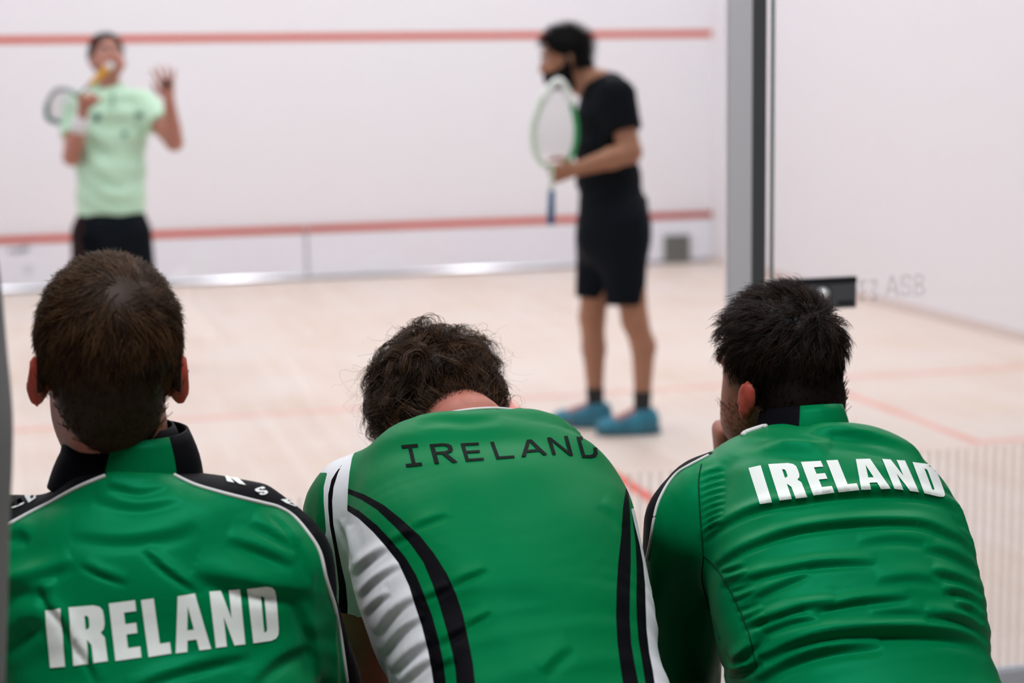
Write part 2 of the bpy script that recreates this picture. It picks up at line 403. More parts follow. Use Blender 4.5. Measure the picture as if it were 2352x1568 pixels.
# the tin: two sheets with a seam, red top strip, dark foot gap
MOULD = mat('polished_moulding', (.68, .68, .74), .20, .5, metal=.4)
tin = thing('trim_1', 'white metal tin with red top strip along the front wall', None, (0, 9.72, 0), kind='structure')
for x0, x1 in ((-3.195, -.082), (-.066, 3.195)):
    mk('tin_sheet', *box(x0, x1, 9.715, 9.745, .035, .352, .004), TIN, tin, smooth=False)
    th = np.linspace(0, math.pi, 9); yy = 9.725-.018*np.sin(th); zz = .378-.026*np.cos(th)
    V = [(x, y, z) for x in (x0, x1) for y, z in zip(yy, zz)]; n = len(th)
    mk('top_strip', V, [(i, i+1, n+i+1, n+i) for i in range(n-1)]+[tuple(range(n))[::-1], tuple(range(n, 2*n))], RED, tin, label='red top strip')
    # sloping bright foot moulding
    pr = [(9.6995, .020), (9.7145, .037), (9.7145, .020)]
    V = [(x, y, z) for x in (x0, x1) for y, z in pr]
    mk('foot_moulding', V, [(0, 1, 4, 3), (1, 2, 5, 4), (2, 0, 3, 5), (0, 2, 1), (3, 4, 5)], MOULD, tin, smooth=False)
mk('seam_backing', *box(-3.2, 3.2, 9.735, 9.748, 0, .36), mat('seam_grey', (.25, .25, .28), .6, .3), tin, smooth=False)
ADT = mat('tin_ad_print', (.16, .19, .20), .6, .2)
for i, (dx, dz, w, h_) in enumerate([(0, 0, .022, .035), (.035, -.004, .022, .035), (.07, .0, .024, .04), (.10, .002, .02, .045), (.122, .02, .03, .016)]):
    a = -2.245+dx; z = .285+dz
    V = np.array([(a, 9.713, z), (a+w, 9.713, z), (a+w+.012, 9.713, z+h_), (a+.012, 9.713, z+h_), (a, 9.7145, z), (a+w, 9.7145, z), (a+w+.012, 9.7145, z+h_), (a+.012, 9.7145, z+h_)])
    mk('advert_letter', V, [(0, 1, 2, 3), (7, 6, 5, 4), (0, 4, 5, 1), (1, 5, 6, 2), (2, 6, 7, 3), (3, 7, 4, 0)], ADT, tin, smooth=False)
mk('advert_patch', *box(-2.135, -2.085, 9.713, 9.7145, .13, .19), mat('advert_lilac', (.58, .58, .66), .6, .2), tin, smooth=False)
vent = thing('floor_vent', 'small grey square grille on the tin near the right corner', 'vent', (2.89, 9.70, 0))
VG = mat('vent_grey', (.17, .175, .16), .6, .4)
mk('frame', *merge(box(2.785, 2.805, 9.685, 9.712, .0, .225), box(2.975, 2.995, 9.685, 9.712, .0, .225), box(2.805, 2.975, 9.685, 9.712, .2, .225), box(2.805, 2.975, 9.685, 9.712, 0, .025)), VG, vent, smooth=False)
mk('backing', *box(2.805, 2.975, 9.70, 9.712, .025, .2), mat('vent_backing', (.30, .29, .27), .6, .3), vent, smooth=False)
for i in range(6): mk('slat', *box(2.805, 2.975, 9.688, 9.70, .035+i*.028, .049+i*.028), VG, vent, smooth=False)

# glass back wall, post, door
def glassmat(name, tint, refl=1.45):
    m = bpy.data.materials.new(name); m.use_nodes = True; nt = m.node_tree; nt.nodes.remove(nt.nodes['Principled BSDF']); out = nt.nodes['Material Output']
    t = nt.nodes.new('ShaderNodeBsdfTransparent'); t.inputs[0].default_value = (*tint, 1); g = nt.nodes.new('ShaderNodeBsdfGlossy'); g.inputs['Roughness'].default_value = .02
    f = nt.nodes.new('ShaderNodeFresnel'); f.inputs[0].default_value = refl; mx = nt.nodes.new('ShaderNodeMixShader')
    nt.links.new(f.outputs[0], mx.inputs[0]); nt.links.new(t.outputs[0], mx.inputs[1]); nt.links.new(g.outputs[0], mx.inputs[2]); nt.links.new(mx.outputs[0], out.inputs[0]); return m
GLASS = glassmat('clear_glass', (.985, .99, .985)); GEDGE = mat('glass_edge_green', (.20, .26, .24), .25, .5)
def frostmat():
    m = bpy.data.materials.new('frosted_film'); m.use_nodes = True; nt = m.node_tree; nt.nodes.remove(nt.nodes['Principled BSDF']); out = nt.nodes['Material Output']
    t = nt.nodes.new('ShaderNodeBsdfTransparent'); d = nt.nodes.new('ShaderNodeBsdfDiffuse'); l = nt.nodes.new('ShaderNodeBsdfTranslucent')
    d.inputs[0].default_value = (.92, .86, .84, 1); l.inputs[0].default_value = (1.0, .95, .93, 1); a = nt.nodes.new('ShaderNodeMixShader'); a.inputs[0].default_value = .75; b = nt.nodes.new('ShaderNodeMixShader'); b.inputs[0].default_value = .22
    nt.links.new(d.outputs[0], a.inputs[1]); nt.links.new(l.outputs[0], a.inputs[2]); nt.links.new(t.outputs[0], b.inputs[1]); nt.links.new(a.outputs[0], b.inputs[2]); nt.links.new(b.outputs[0], out.inputs[0]); return m
FROST = frostmat()
wb = thing('wall_back', 'clear glass back wall of the court with frosted stripes', None, (0, 0, 0), kind='structure')
mk('glass_pane', *box(-3.2, -.60, 0, .012, .07, 2.6), GLASS, wb, smooth=False)
mk('glass_pane', *box(.45, 3.2, 0, .012, .07, 2.6), GLASS, wb, smooth=False)
# post: light aluminium box with a dark rebate profile on its right
mk('post', *box(-.5965, -.5425, -.012, .008, 0, 2.6, .003), ALU, wb, smooth=False, label='light aluminium post')
mk('rebate_profile', *box(-.5425, -.5085, -.011, .03, 0, 2.6, .002), ALUD, wb, smooth=False, label='dark grey door rebate')
mk('bottom_rail', *box(-3.2, -.60, -.012, .03, 0, .07, .003), mat('rail_white', (.62, .66, .72), .4, .4), wb, smooth=False)
# door
dr = thing('door_1', 'clear glass court door with dark lock plate', None, (0, 0, 0), kind='structure')
mk('glass_pane', *box(-.4865, .44, 0, .012, .02, 2.6), GLASS, dr, smooth=False)
mk('glass_edge', *box(-.4915, -.4865, -.002, .0125, .02, 2.6), GEDGE, dr, smooth=False)
mk('bottom_rail', *box(-.494, .44, -.012, .03, .0, .068, .003), bpy.data.materials['rail_white'], dr, smooth=False)
mk('bottom_rail', *box(.45, 3.2, -.012, .03, 0, .068, .003), bpy.data.materials['rail_white'], wb, smooth=False)
pl = mk('lock_plate', *box(-.494, -.290, -.016, -.0005, .966, 1.037, .0015), mat('lock_plate_grey', (.10, .102, .112), .45, .4), dr, smooth=False, label='dark grey lock plate')
ED = mat('plate_dark_edge', (.012, .013, .016), .4, .4)
mk('plate_edge', *box(-.494, -.290, -.0175, -.0161, 1.024, 1.0355), ED, pl, smooth=False)
for i in range(9): mk('engraved_letter', *box(-.337+i*.0047, -.3335+i*.0047, -.0172, -.0161, .974, .983), ED, pl, smooth=False)
a = np.arange(24)*2*math.pi/24
def disc(cx, cz, r, y0, y1, dome=0):
    V = [(cx+r*math.cos(t), y1, cz+r*math.sin(t)) for t in a]+[(cx+r*.9*math.cos(t), y0, cz+r*.9*math.sin(t)) for t in a]+[(cx, y0-dome, cz)]
    F = [(i, (i+1) % 24, 24+(i+1) % 24, 24+i) for i in range(24)]+[(24+i, 24+(i+1) % 24, 48) for i in range(24)]; return V, F
mk('lock_rosette', *disc(-.3665, 1.003, .0145, -.020, -.0165), ED, pl)
mk('lock_knob', *disc(-.375, 1.003, .0135, -.033, -.018, .004), mat('polished_knob', (.85, .85, .85), .12, .6, metal=.3), pl)

# faint vertical frosted stripes on the lower glass
sv, sf = box(-.005, .005, -.0012, -.0002, .075, .62); me = None
k = 0
for x in np.arange(-3.18, 3.18, .0245):
    if -.605 < x < -.49 or .43 < x < .46: continue
    par = dr if -.49 < x < .43 else wb
    if me is None:
        o = mk('frosted_stripe', sv, sf, FROST, par, smooth=False); me = o.data; o.location = (x, 0, 0)
    else:
        o = bpy.data.objects.new('frosted_stripe', me); C.objects.link(o); o.parent = par; o.location = (x, 0, 0)

# ---- lettering: each letter is a set of convex pieces in a unit box (x right, y down)
def strip(outer, inner): return [(outer[i], outer[i+1], inner[i+1], inner[i]) for i in range(len(outer)-1)]
Qd = lambda x0, y0, x1, y1: ((x0, y0), (x1, y0), (x1, y1), (x0, y1))
HEAVY = {
 'I': [Qd(0, 0, 1, 1)],
 'L': [Qd(0, 0, .56, 1), Qd(.56, .80, 1, 1)],
 'E': [Qd(0, 0, .53, 1), Qd(.53, 0, 1, .19), Qd(.53, .39, .95, .57), Qd(.53, .81, 1, 1)],
 'R': [Qd(0, 0, .44, 1)]+strip([(.44, 0), (.72, 0), (.9, .035), (.98, .10), (1, .2), (1, .34), (.96, .43), (.86, .49), (.44, .58)],
                               [(.44, .17), (.49, .17), (.53, .18), (.55, .20), (.56, .24), (.56, .33), (.55, .37), (.52, .395), (.44, .41)])
      +[((.44, .58), (.86, .49), (.97, .58), (.56, .68)), ((.56, .68), (.97, .58), (1, 1), (.58, 1))],
 'A': [((.24, 0), (.5, 0), (.5, .2), (.19, .2)), ((.5, 0), (.76, 0), (.81, .2), (.5, .2)), ((.19, .2), (.5, .2), (.405, .62), (.09, .62)), ((.5, .2), (.81, .2), (.91, .62), (.595, .62)),
       ((.09, .62), (.91, .62), (.953, .8), (.047, .8)), ((.047, .8), (.37, .8), (.33, 1), (0, 1)), ((.63, .8), (.953, .8), (1, 1), (.67, 1))],
 'N': [Qd(0, 0, .37, 1), Qd(.63, 0, 1, 1), ((.37, 0), (.63, .52), (.63, 1), (.37, .46))],
 'D': [Qd(0, 0, .45, 1)]+strip([(.45, 0), (.68, 0), (.88, .03), (.97, .09), (1, .2), (1, .5), (1, .8), (.97, .91), (.88, .97), (.68, 1), (.45, 1)],
                               [(.45, .17), (.5, .17), (.54, .18), (.56, .20), (.57, .25), (.57, .5), (.57, .75), (.56, .80), (.54, .82), (.5, .83), (.45, .83)])}
w_ = .155
HEAVY['S'] = strip([(1, .3), (.98, .12), (.85, .02), (.5, 0), (.15, .03), (.02, .14), (0, .3), (.05, .45), (.3, .56), (.6, .66), (.62, .74), (.6, .82), (.5, .84), (.4, .82), (.38, .68)],
                   [(.62, .3), (.62, .2), (.58, .17), (.5, .16), (.4, .18), (.38, .22), (.38, .3), (.42, .36), (.65, .45), (.95, .56), (1, .7), (.98, .88), (.5, 1), (.05, .9), (0, .68)])
HEAVY['U'] = [Qd(0, 0, .35, .75), Qd(.65, 0, 1, .75)]+strip([(0, .75), (.04, .9), (.2, .98), (.5, 1), (.8, .98), (.96, .9), (1, .75)], [(.35, .75), (.36, .8), (.42, .84), (.5, .85), (.58, .84), (.64, .8), (.65, .75)])
HEAVY['B'] = [Qd(0, 0, .35, 1), Qd(.35, 0, .8, .16), Qd(.35, .42, .8, .58), Qd(.35, .84, .8, 1), Qd(.62, .16, 1, .42), Qd(.62, .58, 1, .84)]
LIGHT = {
 'I': [Qd(0, 0, 1, .14), Qd(.38, .14, .62, .86), Qd(0, .86, 1, 1)],
 'R': [Qd(0, 0, .2, 1)]+strip([(.2, 0), (.6, 0), (.85, .05), (.97, .16), (.97, .36), (.85, .48), (.6, .53), (.2, .53)], [(.2, .12), (.58, .12), (.7, .15), (.77, .21), (.77, .33), (.7, .38), (.58, .41), (.2, .41)])
      +[((.42, .53), (.66, .53), (1, 1), (.76, 1))],
 'E': [Qd(0, 0, .2, 1), Qd(.2, 0, 1, .13), Qd(.2, .43, .92, .56), Qd(.2, .87, 1, 1)],
 'L': [Qd(0, 0, .2, 1), Qd(.2, .87, 1, 1)],
 'A': [((.40, 0), (.5, 0), (.5, .16), (.17, 1), (0, 1)), ((.5, 0), (.60, 0), (1, 1), (.83, 1), (.5, .16)), ((.26, .62), (.74, .62), (.8, .76), (.2, .76))],
 'N': [Qd(0, 0, .18, 1), Qd(.82, 0, 1, 1), ((.18, 0), (.82, .78), (.82, 1), (.18, .22))],
 'D': [Qd(0, 0, .2, 1)]+strip([(.2, 0), (.5, 0), (.78, .07), (.94, .22), (1, .5), (.94, .78), (.78, .93), (.5, 1), (.2, 1)], [(.2, .13), (.47, .13), (.64, .18), (.75, .3), (.79, .5), (.75, .7), (.64, .82), (.47, .87), (.2, .87)])}
def letter_patches(pieces, quad, step=5.0):
    """map unit pieces through the quad TL,TR,BR,BL (pixels) and cut them into small cells"""
    TL, TR, BR, BL = [np.array(q, float) for q in quad]; out = []
    def mp(p): x, y = p; return (1-x)*(1-y)*TL+x*(1-y)*TR+x*y*BR+(1-x)*y*BL
    for pc in pieces:
        polys = [pc] if len(pc) == 4 else [(pc[0], pc[1], pc[2], pc[2]), (pc[0], pc[2], pc[3], pc[4])] if len(pc) == 5 else [pc]
        for q in polys:
            q = [mp(p) for p in q]
            n1 = max(1, int(max(np.linalg.norm(q[1]-q[0]), np.linalg.norm(q[2]-q[3]))/step)); n2 = max(1, int(max(np.linalg.norm(q[3]-q[0]), np.linalg.norm(q[2]-q[1]))/step))
            u = np.linspace(0, 1, n1+1)[None, :, None]; v = np.linspace(0, 1, n2+1)[:, None, None]
            G = (1-u)*(1-v)*q[0]+u*(1-v)*q[1]+u*v*q[2]+(1-u)*v*q[3]
            F = [(i*(n1+1)+j, i*(n1+1)+j+1, (i+1)*(n1+1)+j+1, (i+1)*(n1+1)+j) for i in range(n2) for j in range(n1)]
            out.append((G.reshape(-1, 2), F))
    return out
class Cloth:
    """a garment surface that print and piping are laid onto"""
    def __init__(s, V, T, N):
        s.b = BVHTree.FromPolygons(V.tolist(), T.tolist()); s.V, s.T, s.N = V, T, N
    def hit(s, px, py, off=.0012):
        d = CF+CR*(px-W/2)/FPX+CU*(H/2-py)/FPX; d = d/np.linalg.norm(d)
        loc, n, i, t = s.b.ray_cast(Vector(CAM), Vector(d))
        if loc is None: return None
        n = s.N[s.T[i]].mean(0); n = n/np.linalg.norm(n)
        return np.array(loc)+n*off, n
    def decal(s, name, patches, m, parent, off=.0012, thick=0):
        VV, NN, FF, o = [], [], [], 0
        for G, F in patches:
            hs = [s.hit(x, y, off) for x, y in G]
            idx = {}; 
            for i, h_ in enumerate(hs):
                if h_ is not None: idx[i] = o+len(idx); VV.append(h_[0]); NN.append(h_[1])
            o += len(idx); FF += [tuple(idx[i] for i in f) for f in F if all(i in idx for i in f)]
        if not FF: return None
        # drop cells that stretch across a depth jump
        VV = np.array(VV); FF = [f for f in FF if max(np.linalg.norm(VV[f[i]]-VV[f[(i+1) % 4]]) for i in range(4)) < .03]
        NN = np.array(NN); f = FF[len(FF)//2]
        if np.cross(VV[f[1]]-VV[f[0]], VV[f[2]]-VV[f[1]])@NN[f[0]] < 0: FF = [g_[::-1] for g_ in FF]
        return mk(name, VV, FF, m, parent, N=NN)
    def pipe(s, name, pts, r, m, parent, n=60, off=.0005):
        P = []
        for x, y in smooth_poly(pts, n):
            h_ = s.hit(x, y, off)
            if h_ is not None: P.append(h_[0])
        if len(P) < 4: return
        P = np.array(P)
        for _ in range(2): P[1:-1] = .5*P[1:-1]+.25*(P[:-2]+P[2:])
        keep = [0]
        for i in range(1, len(P)):
            if np.linalg.norm(P[i]-P[keep[-1]]) < .05: keep.append(i)
        return mk(name, *tube(P[keep], r, 8), m, parent)

# ASB logo on the door glass (flat film on the glass)
ASBM = mat('grey_glass_print', (.45, .45, .50), .6, .2, alpha=.17)
def glass_quads(pieces, x0, x1, z0, z1):
    parts = []
    for pc in pieces:
        V = [(x0+(x1-x0)*x, -.0008, z1-(z1-z0)*y) for x, y in pc]; n = len(V)
        V += [(v[0], -.0002, v[2]) for v in V]
        parts.append((V, [tuple(range(n)), tuple(range(n, 2*n))[::-1]]+[(i, (i+1) % n, n+(i+1) % n, n+i) for i in range(n)]))
    return merge(*parts)
ASB = {'A': [((.38, 0), (.5, 0), (.5, .18), (.17, 1), (0, 1)), ((.5, 0), (.62, 0), (1, 1), (.83, 1), (.5, .18)), ((.28, .6), (.72, .6), (.78, .75), (.22, .75))],
       'S': strip([(1, .3), (.95, .1), (.75, .0), (.3, 0), (.05, .08), (0, .28), (.08, .48), (.5, .58), (.78, .64), (.8, .76), (.72, .85), (.5, .87), (.25, .85), (.18, .70)],
                  [(.82, .3), (.78, .18), (.7, .14), (.35, .13), (.22, .17), (.18, .28), (.26, .38), (.5, .44), (.95, .55), (1, .75), (.93, .93), (.6, 1), (.12, .95), (0, .70)]),
       'B': [Qd(0, 0, .2, 1)]+strip([(.2, 0), (.6, 0), (.85, .06), (.92, .2), (.92, .32), (.82, .44), (.6, .5), (.2, .5)], [(.2, .13), (.58, .13), (.7, .17), (.73, .22), (.73, .3), (.69, .36), (.58, .39), (.2, .39)])+strip([(.2, .5), (.62, .5), (.9, .57), (1, .7), (1, .82), (.9, .95), (.62, 1), (.2, 1)], [(.2, .61), (.6, .61), (.75, .64), (.8, .71), (.8, .8), (.75, .86), (.6, .88), (.2, .88)])}
for ch, x0, x1 in (('A', -.213, -.176), ('S', -.174, -.144), ('B', -.138, -.112)):
    mk('logo_letter', *glass_quads(ASB[ch], x0, x1, .984, 1.034), ASBM, dr, smooth=False)
mk('logo_mark', *glass_quads([Qd(0, 0, .42, .16), Qd(.58, 0, 1, .16), Qd(0, .84, .42, 1), Qd(.58, .84, 1, 1), Qd(.06, .16, .22, .40), Qd(.06, .6, .22, .84), Qd(.8, .16, .96, .42), Qd(.8, .58, .96, .84), Qd(.22, .42, .34, .58), Qd(.68, .42, .8, .58)], -.277, -.230, .976, 1.027), ASBM, dr, smooth=False)

# ------------------------------------------------------------------ people: shared anatomy
def frame(yaw, pitch=0., roll=0., scale=1.):
    """columns: right, forward, up. yaw>0 turns to the left, pitch<0 bows the head"""
    cy, sy = math.cos(yaw), math.sin(yaw)
    Rz = np.array([[cy, -sy, 0], [sy, cy, 0], [0, 0, 1.]])
    cp, sp = math.cos(pitch), math.sin(pitch); Rx = np.array([[1, 0, 0], [0, cp, -sp], [0, sp, cp]])
    cr, sr = math.cos(roll), math.sin(roll); Ry = np.array([[cr, 0, sr], [0, 1, 0], [-sr, 0, cr]])
    return Rz@Rx@Ry
class Head:
    def __init__(s, c, M, sc=1.): s.c, s.M, s.s = np.asarray(c, float), M, sc
    def w(s, *p): return s.c+s.M@(np.array(p, float)*s.s)
    def l(s, P): return ((np.asarray(P)-s.c)@s.M)/s.s
CRAN = (np.array([0, -.012, .022]), np.array([.074, .094, .084]))
def add_head(g, hd, neck=None, ears=True, k=.018, beard=0., earflare=.55, nr=.052, ear=(.081, -.022, 1.), nape=0.):
    s, M = hd.s, hd.M
    E = lambda c, r, kk=k, R=None, sub=False: g.ell(hd.w(*c), tuple(x*s for x in r), M if R is None else M@R, kk*s, sub)
    E(CRAN[0], CRAN[1], 0.001)
    E((0, .030, -.028), (.060, .062, .082), .03)
    E((0, .048, -.084), (.044, .040, .034), .03)              # jaw and chin
    for sx in (-1, 1):
        E((sx*.034, .052, -.060), (.024, .035, .045), .025)   # cheeks
        E((sx*.030, .088, .004), (.016, .010, .009), .010, sub=True)
        E((sx*.027, .079, .020), (.024, .013, .008), .012)    # brow
    g.rc(hd.w(0, .088, .004), hd.w(0, .108, -.034), .007*s, .0115*s, .012*s)
    E((0, .100, -.042), (.016, .010, .008), .008)
    E((0, .090, -.066), (.022, .010, .006), .008); E((0, .088, -.077), (.020, .010, .007), .008)
    if nape: E((0, -.050, -.050), (nape, .046, .062), .02)
    if beard:
        E((0, .052, -.080), (.054+beard, .046+beard, .044+beard), .02)
    if neck is not None:
        g.rc(hd.w(0, -.030, -.045), neck, nr*s, nr*1.12*s, .03)
        g.rc(hd.w(0, .02, -.10), neck+M@np.array([0, .03, 0]), .035*s, .045*s, .02)
    if ears:
        for sx in (-1, 1):
            a = sx*earflare; R = np.array([[math.cos(a), math.sin(a), 0], [-math.sin(a), math.cos(a), 0], [0, 0, 1.]])
            R = R@np.array([[1, 0, 0], [0, math.cos(.2), -math.sin(.2)], [0, math.sin(.2), math.cos(.2)]])
            ex, ez, er = ear
            E((sx*ex, -.012, ez), (.0062, .0185*er, .028*er), .006, R)
            E((sx*(ex-.001), -.003, ez-.026*er), (.006, .009*er, .011*er), .008, R)
            E((sx*(ex-.002), -.016, ez+.004), (.0085, .008, .018*er), .005, R)
            E((sx*(ex+.007), -.001, ez+.002), (.005, .010, .017*er), .004, R, sub=True)
            E((sx*.074, -.002, ez-.004), (.010, .012, .022), .008)
def add_hand(g, wrist, direc, palm, side, curl=.5, spread=.12, thumb=.6, sc=1., rw=.026, curls=None):
    """direc: wrist to knuckles; palm: palm normal; side: direction of the thumb"""
    d = unit(direc); pn = np.asarray(palm, float); pn = unit(pn-d*(pn@d)); sd = np.cross(d, pn); sd = sd if sd@np.asarray(side, float) > 0 else -sd
    w = np.asarray(wrist, float); kn = w+d*.088*sc
    g.sec(w+d*.015*sc, kn, (.030*sc, .016*sc), (.040*sc, .0135*sc), sd, .012)
    tips = []
    for i, (o, L) in enumerate(((.030, .078), (.0105, .088), (-.010, .081), (-.029, .062))):
        c = curl if curls is None else curls[i]
        base = kn+sd*o*sc-d*.006*sc; ang = 0; P = [base]; dd = unit(d+sd*spread*o/.03)
        for j, f in enumerate((.44, .32, .24)):
            ang += c*(.9 if j == 0 else 1.0); P.append(P[-1]+(dd*math.cos(ang)+pn*math.sin(ang))*L*f*sc)
        g.chain(P, [.0092*sc, .0086*sc, .008*sc, .0068*sc], .004); tips.append(P[-1])
    b = w+d*.028*sc+sd*.024*sc; P = [b, b+(d*.55+sd*.75+pn*thumb*.4)*.036*sc]
    P.append(P[-1]+(d*.8+sd*.25+pn*thumb)*.030*sc); P.append(P[-1]+(d*.8+pn*thumb*1.1-sd*.1)*.024*sc)
    g.chain(P, [.014*sc, .0108*sc, .0095*sc, .0075*sc], .006); return tips
def add_foot(g, ankle, fwd, k=.02):
    f = unit(fwd); a = np.asarray(ankle, float)
    g.chain([a, a+np.array([0, 0, -.04])-f*.015], [.030, .030], k); g.chain([a+np.array([0, 0, -.035]), a+f*.12+np.array([0, 0, -.060])], [.028, .018], k)
def shoe(parent, ankle, fwd, m, solem, lacem, L=.285):
    """trainer with sole and laces; ankle is the ankle joint, floor 8 cm below it"""
    f = unit(fwd); up = np.array([0, 0, 1.]); s = np.cross(f, up); a = np.asarray(ankle, float); z0 = a[2]-.085
    base = np.array([a[0], a[1], z0])-f*.075
    lo = base-.08; hi = base+f*L+np.array([0, 0, .2]); lo, hi = np.minimum(lo, base+f*L-.08), np.maximum(hi, base+.2)
    g = SDF(lo, hi, .005)
    P = lambda x, z, y=0: base+f*x+up*z+s*y
    g.sec(P(.04, .045), P(.11, .05), (.036, .048), (.042, .048), s, .02); g.sec(P(.11, .045), P(L-.06, .034), (.042, .045), (.046, .030), s, .03)
    g.ell(P(L-.05, .032), (.047, .047, .028), None, .03); g.rc(P(.055, .06), P(.062, .10), .042, .040, .03)
    g.plane(P(0, .014), -up); g.plane(P(0, .105), up)
    V, Q = g.mesh(); sh = mk('shoe', V, Q, m, parent)
    th = np.linspace(0, 2*math.pi, 33)[:-1]; cx = L/2-.005
    xx = cx+(L/2)*np.sign(np.cos(th))*np.abs(np.cos(th))**.8; yy = (.040+.008*np.cos(th))*np.sin(th)
    V = [P(x, 0, y) for x, y in zip(xx, yy)]+[P(x, .024+.006*(x/L), y*1.04) for x, y in zip(xx, yy)]; n = 32
    mk('sole', V, [tuple(range(n))[::-1], tuple(range(n, 2*n))]+[(i, (i+1) % n, n+(i+1) % n, n+i) for i in range(n)], solem, sh, smooth=False)
    LV = []
    for j in range(5):
        x = .115+j*.022; z = .100-j*.0095
        LV.append(tube([P(x, z-.014, -.034), P(x+.004, z+.001, -.018), P(x, z+.005, 0), P(x+.004, z+.001, .018), P(x, z-.014, .034)], .005, 6))
    mk('laces', *merge(*LV), lacem, sh)
    return sh
def hair_strands(V, T, mask, hd, guides, per, length, flow, lift, width, seg=6, clump=.7, frizz=.002, curl=0., curlf=0., grav=0., cexp=.8, seedv=1, off=.004):
    """locks of hair grown from the scalp; every argument function works in head coordinates"""
    r = np.random.default_rng(seedv)
    ctr = V[T].mean(1); ok = mask(hd.l(ctr)); TT = T[ok]
    ar = np.linalg.norm(np.cross(V[TT[:, 1]]-V[TT[:, 0]], V[TT[:, 2]]-V[TT[:, 0]]), axis=1); pr = ar/ar.sum()
    fi = r.choice(len(TT), guides, p=pr); uv = r.random((guides, 2)); sw = uv.sum(1) > 1; uv[sw] = 1-uv[sw]
    A = V[TT[fi]]; root = A[:, 0]+uv[:, :1]*(A[:, 1]-A[:, 0])+uv[:, 1:]*(A[:, 2]-A[:, 0])
    L0 = hd.l(root); cc, cr = CRAN
    def nrm(p): q = (p-cc)/cr**2; return q/np.linalg.norm(q, axis=1)[:, None]
    n0 = nrm(L0); ln = length(L0, r)
    G = [L0]; p = L0.copy(); step = ln/seg
    ph = r.random(guides)*6.28; handed = np.where(r.random(guides) < .5, 1., -1.)
    lf = lift(L0) if callable(lift) else np.full(guides, lift)
    jit = r.normal(0, 1, (guides, 3))*.22
    base_k = np.linalg.norm((L0-cc)/cr, axis=1)
    for j in range(seg):
        n = nrm(p); fl = flow(p)+jit; fl = fl-n*(fl*n).sum(1)[:, None]; fl /= np.linalg.norm(fl, axis=1)[:, None]+1e-9
        li = lf*(1-.75*j/seg)
        d = fl*(1-li)[:, None]+n*li[:, None]
        if curl:
            b = np.cross(fl, n); a = ph+handed*curlf*(j+1)/seg*6.28
            d = d+curl*(np.cos(a)[:, None]*b+np.sin(a)[:, None]*n*.8)
        d = d+grav*(hd.M.T@np.array([0, 0, -1.]))*((j+1)/seg)
        d /= np.linalg.norm(d, axis=1)[:, None]
        p = p+d*step[:, None]
        k0 = np.linalg.norm((p-cc)/cr, axis=1); mink = np.maximum(1.0+off/.085*(j+1)/seg*2, 0)
        low = (k0 < mink) & (base_k > .9)
        p = np.where(low[:, None], cc+(p-cc)*(mink/np.maximum(k0, 1e-6))[:, None], p); G.append(p.copy())
    G = np.stack(G, 1)                                                    # guides, seg+1, 3
    o = r.normal(0, 1, (guides, per, 3)); o = o-n0[:, None]*(o*n0[:, None]).sum(2)[..., None]
    rad = .0052*np.sqrt(900/guides)*1.6
    tt = np.linspace(0, 1, seg+1)
    S = G[:, None]+o[:, :, None]*rad*(1-clump*tt**cexp)[None, None, :, None]
    fz = r.normal(0, 1, (guides, per, seg+1, 3)); fz = np.cumsum(fz, 2)*frizz/np.sqrt(seg)*tt[None, None, :, None]
    S = S+fz
    S = S[:, :, :]*1.0
    cutl = r.uniform(.8, 1.0, (guides, per, 1, 1)); S = S[:, :, :1]+(S-S[:, :, :1])*cutl
    S = S.reshape(-1, seg+1, 3); m_ = len(S)
    Wd = (S@hd.M.T)*hd.s+hd.c
    T_ = np.gradient(Wd, axis=1); T_ /= np.linalg.norm(T_, axis=2)[..., None]+1e-9
    up = r.normal(0, 1, (m_, 1, 3)); a = np.cross(T_, up); a /= np.linalg.norm(a, axis=2)[..., None]+1e-9; b = np.cross(T_, a)
    rr = width*(1-.75*tt**2)[None, :, None]*r.uniform(.7, 1.2, (m_, 1, 1)); out = []
    for q in range(3):
        t = q*2.0944; out.append(Wd+rr*(math.cos(t)*a+math.sin(t)*b))
    VV = np.stack(out, 2).reshape(-1, 3)                                  # strand, seg+1, 3
    b0 = (np.arange(m_)*(seg+1)*3)[:, None, None, None]; jj = (np.arange(seg)*3)[None, :, None, None]; qq = np.array([[0, 1, 4, 3], [1, 2, 5, 4], [2, 0, 3, 5]])[None, None]
    FF = (b0+jj+qq).reshape(-1, 4)
    gt = r.beta(1.3, 2.2, guides); tone = np.clip(np.repeat(gt, per)+r.normal(0, .12, m_), 0, 1); hair_strands.tone = np.repeat(tone, (seg+1)*3)
    return VV, FF
def hair_cap(V, T, mask, off=.003):
    N = vnorm(V, T); s = mask
    Ns = np.concatenate([N, s[:, None]], 1)
    V2, N2, a, b = clip(V, Ns, T, s); V3, N3, T3 = compact(V2, N2, a); ss = N3[:, 3]; N3 = N3[:, :3]/np.linalg.norm(N3[:, :3], axis=1)[:, None]
    return V3+N3*(off*np.clip(-ss/.015, .08, 1))[:, None], T3
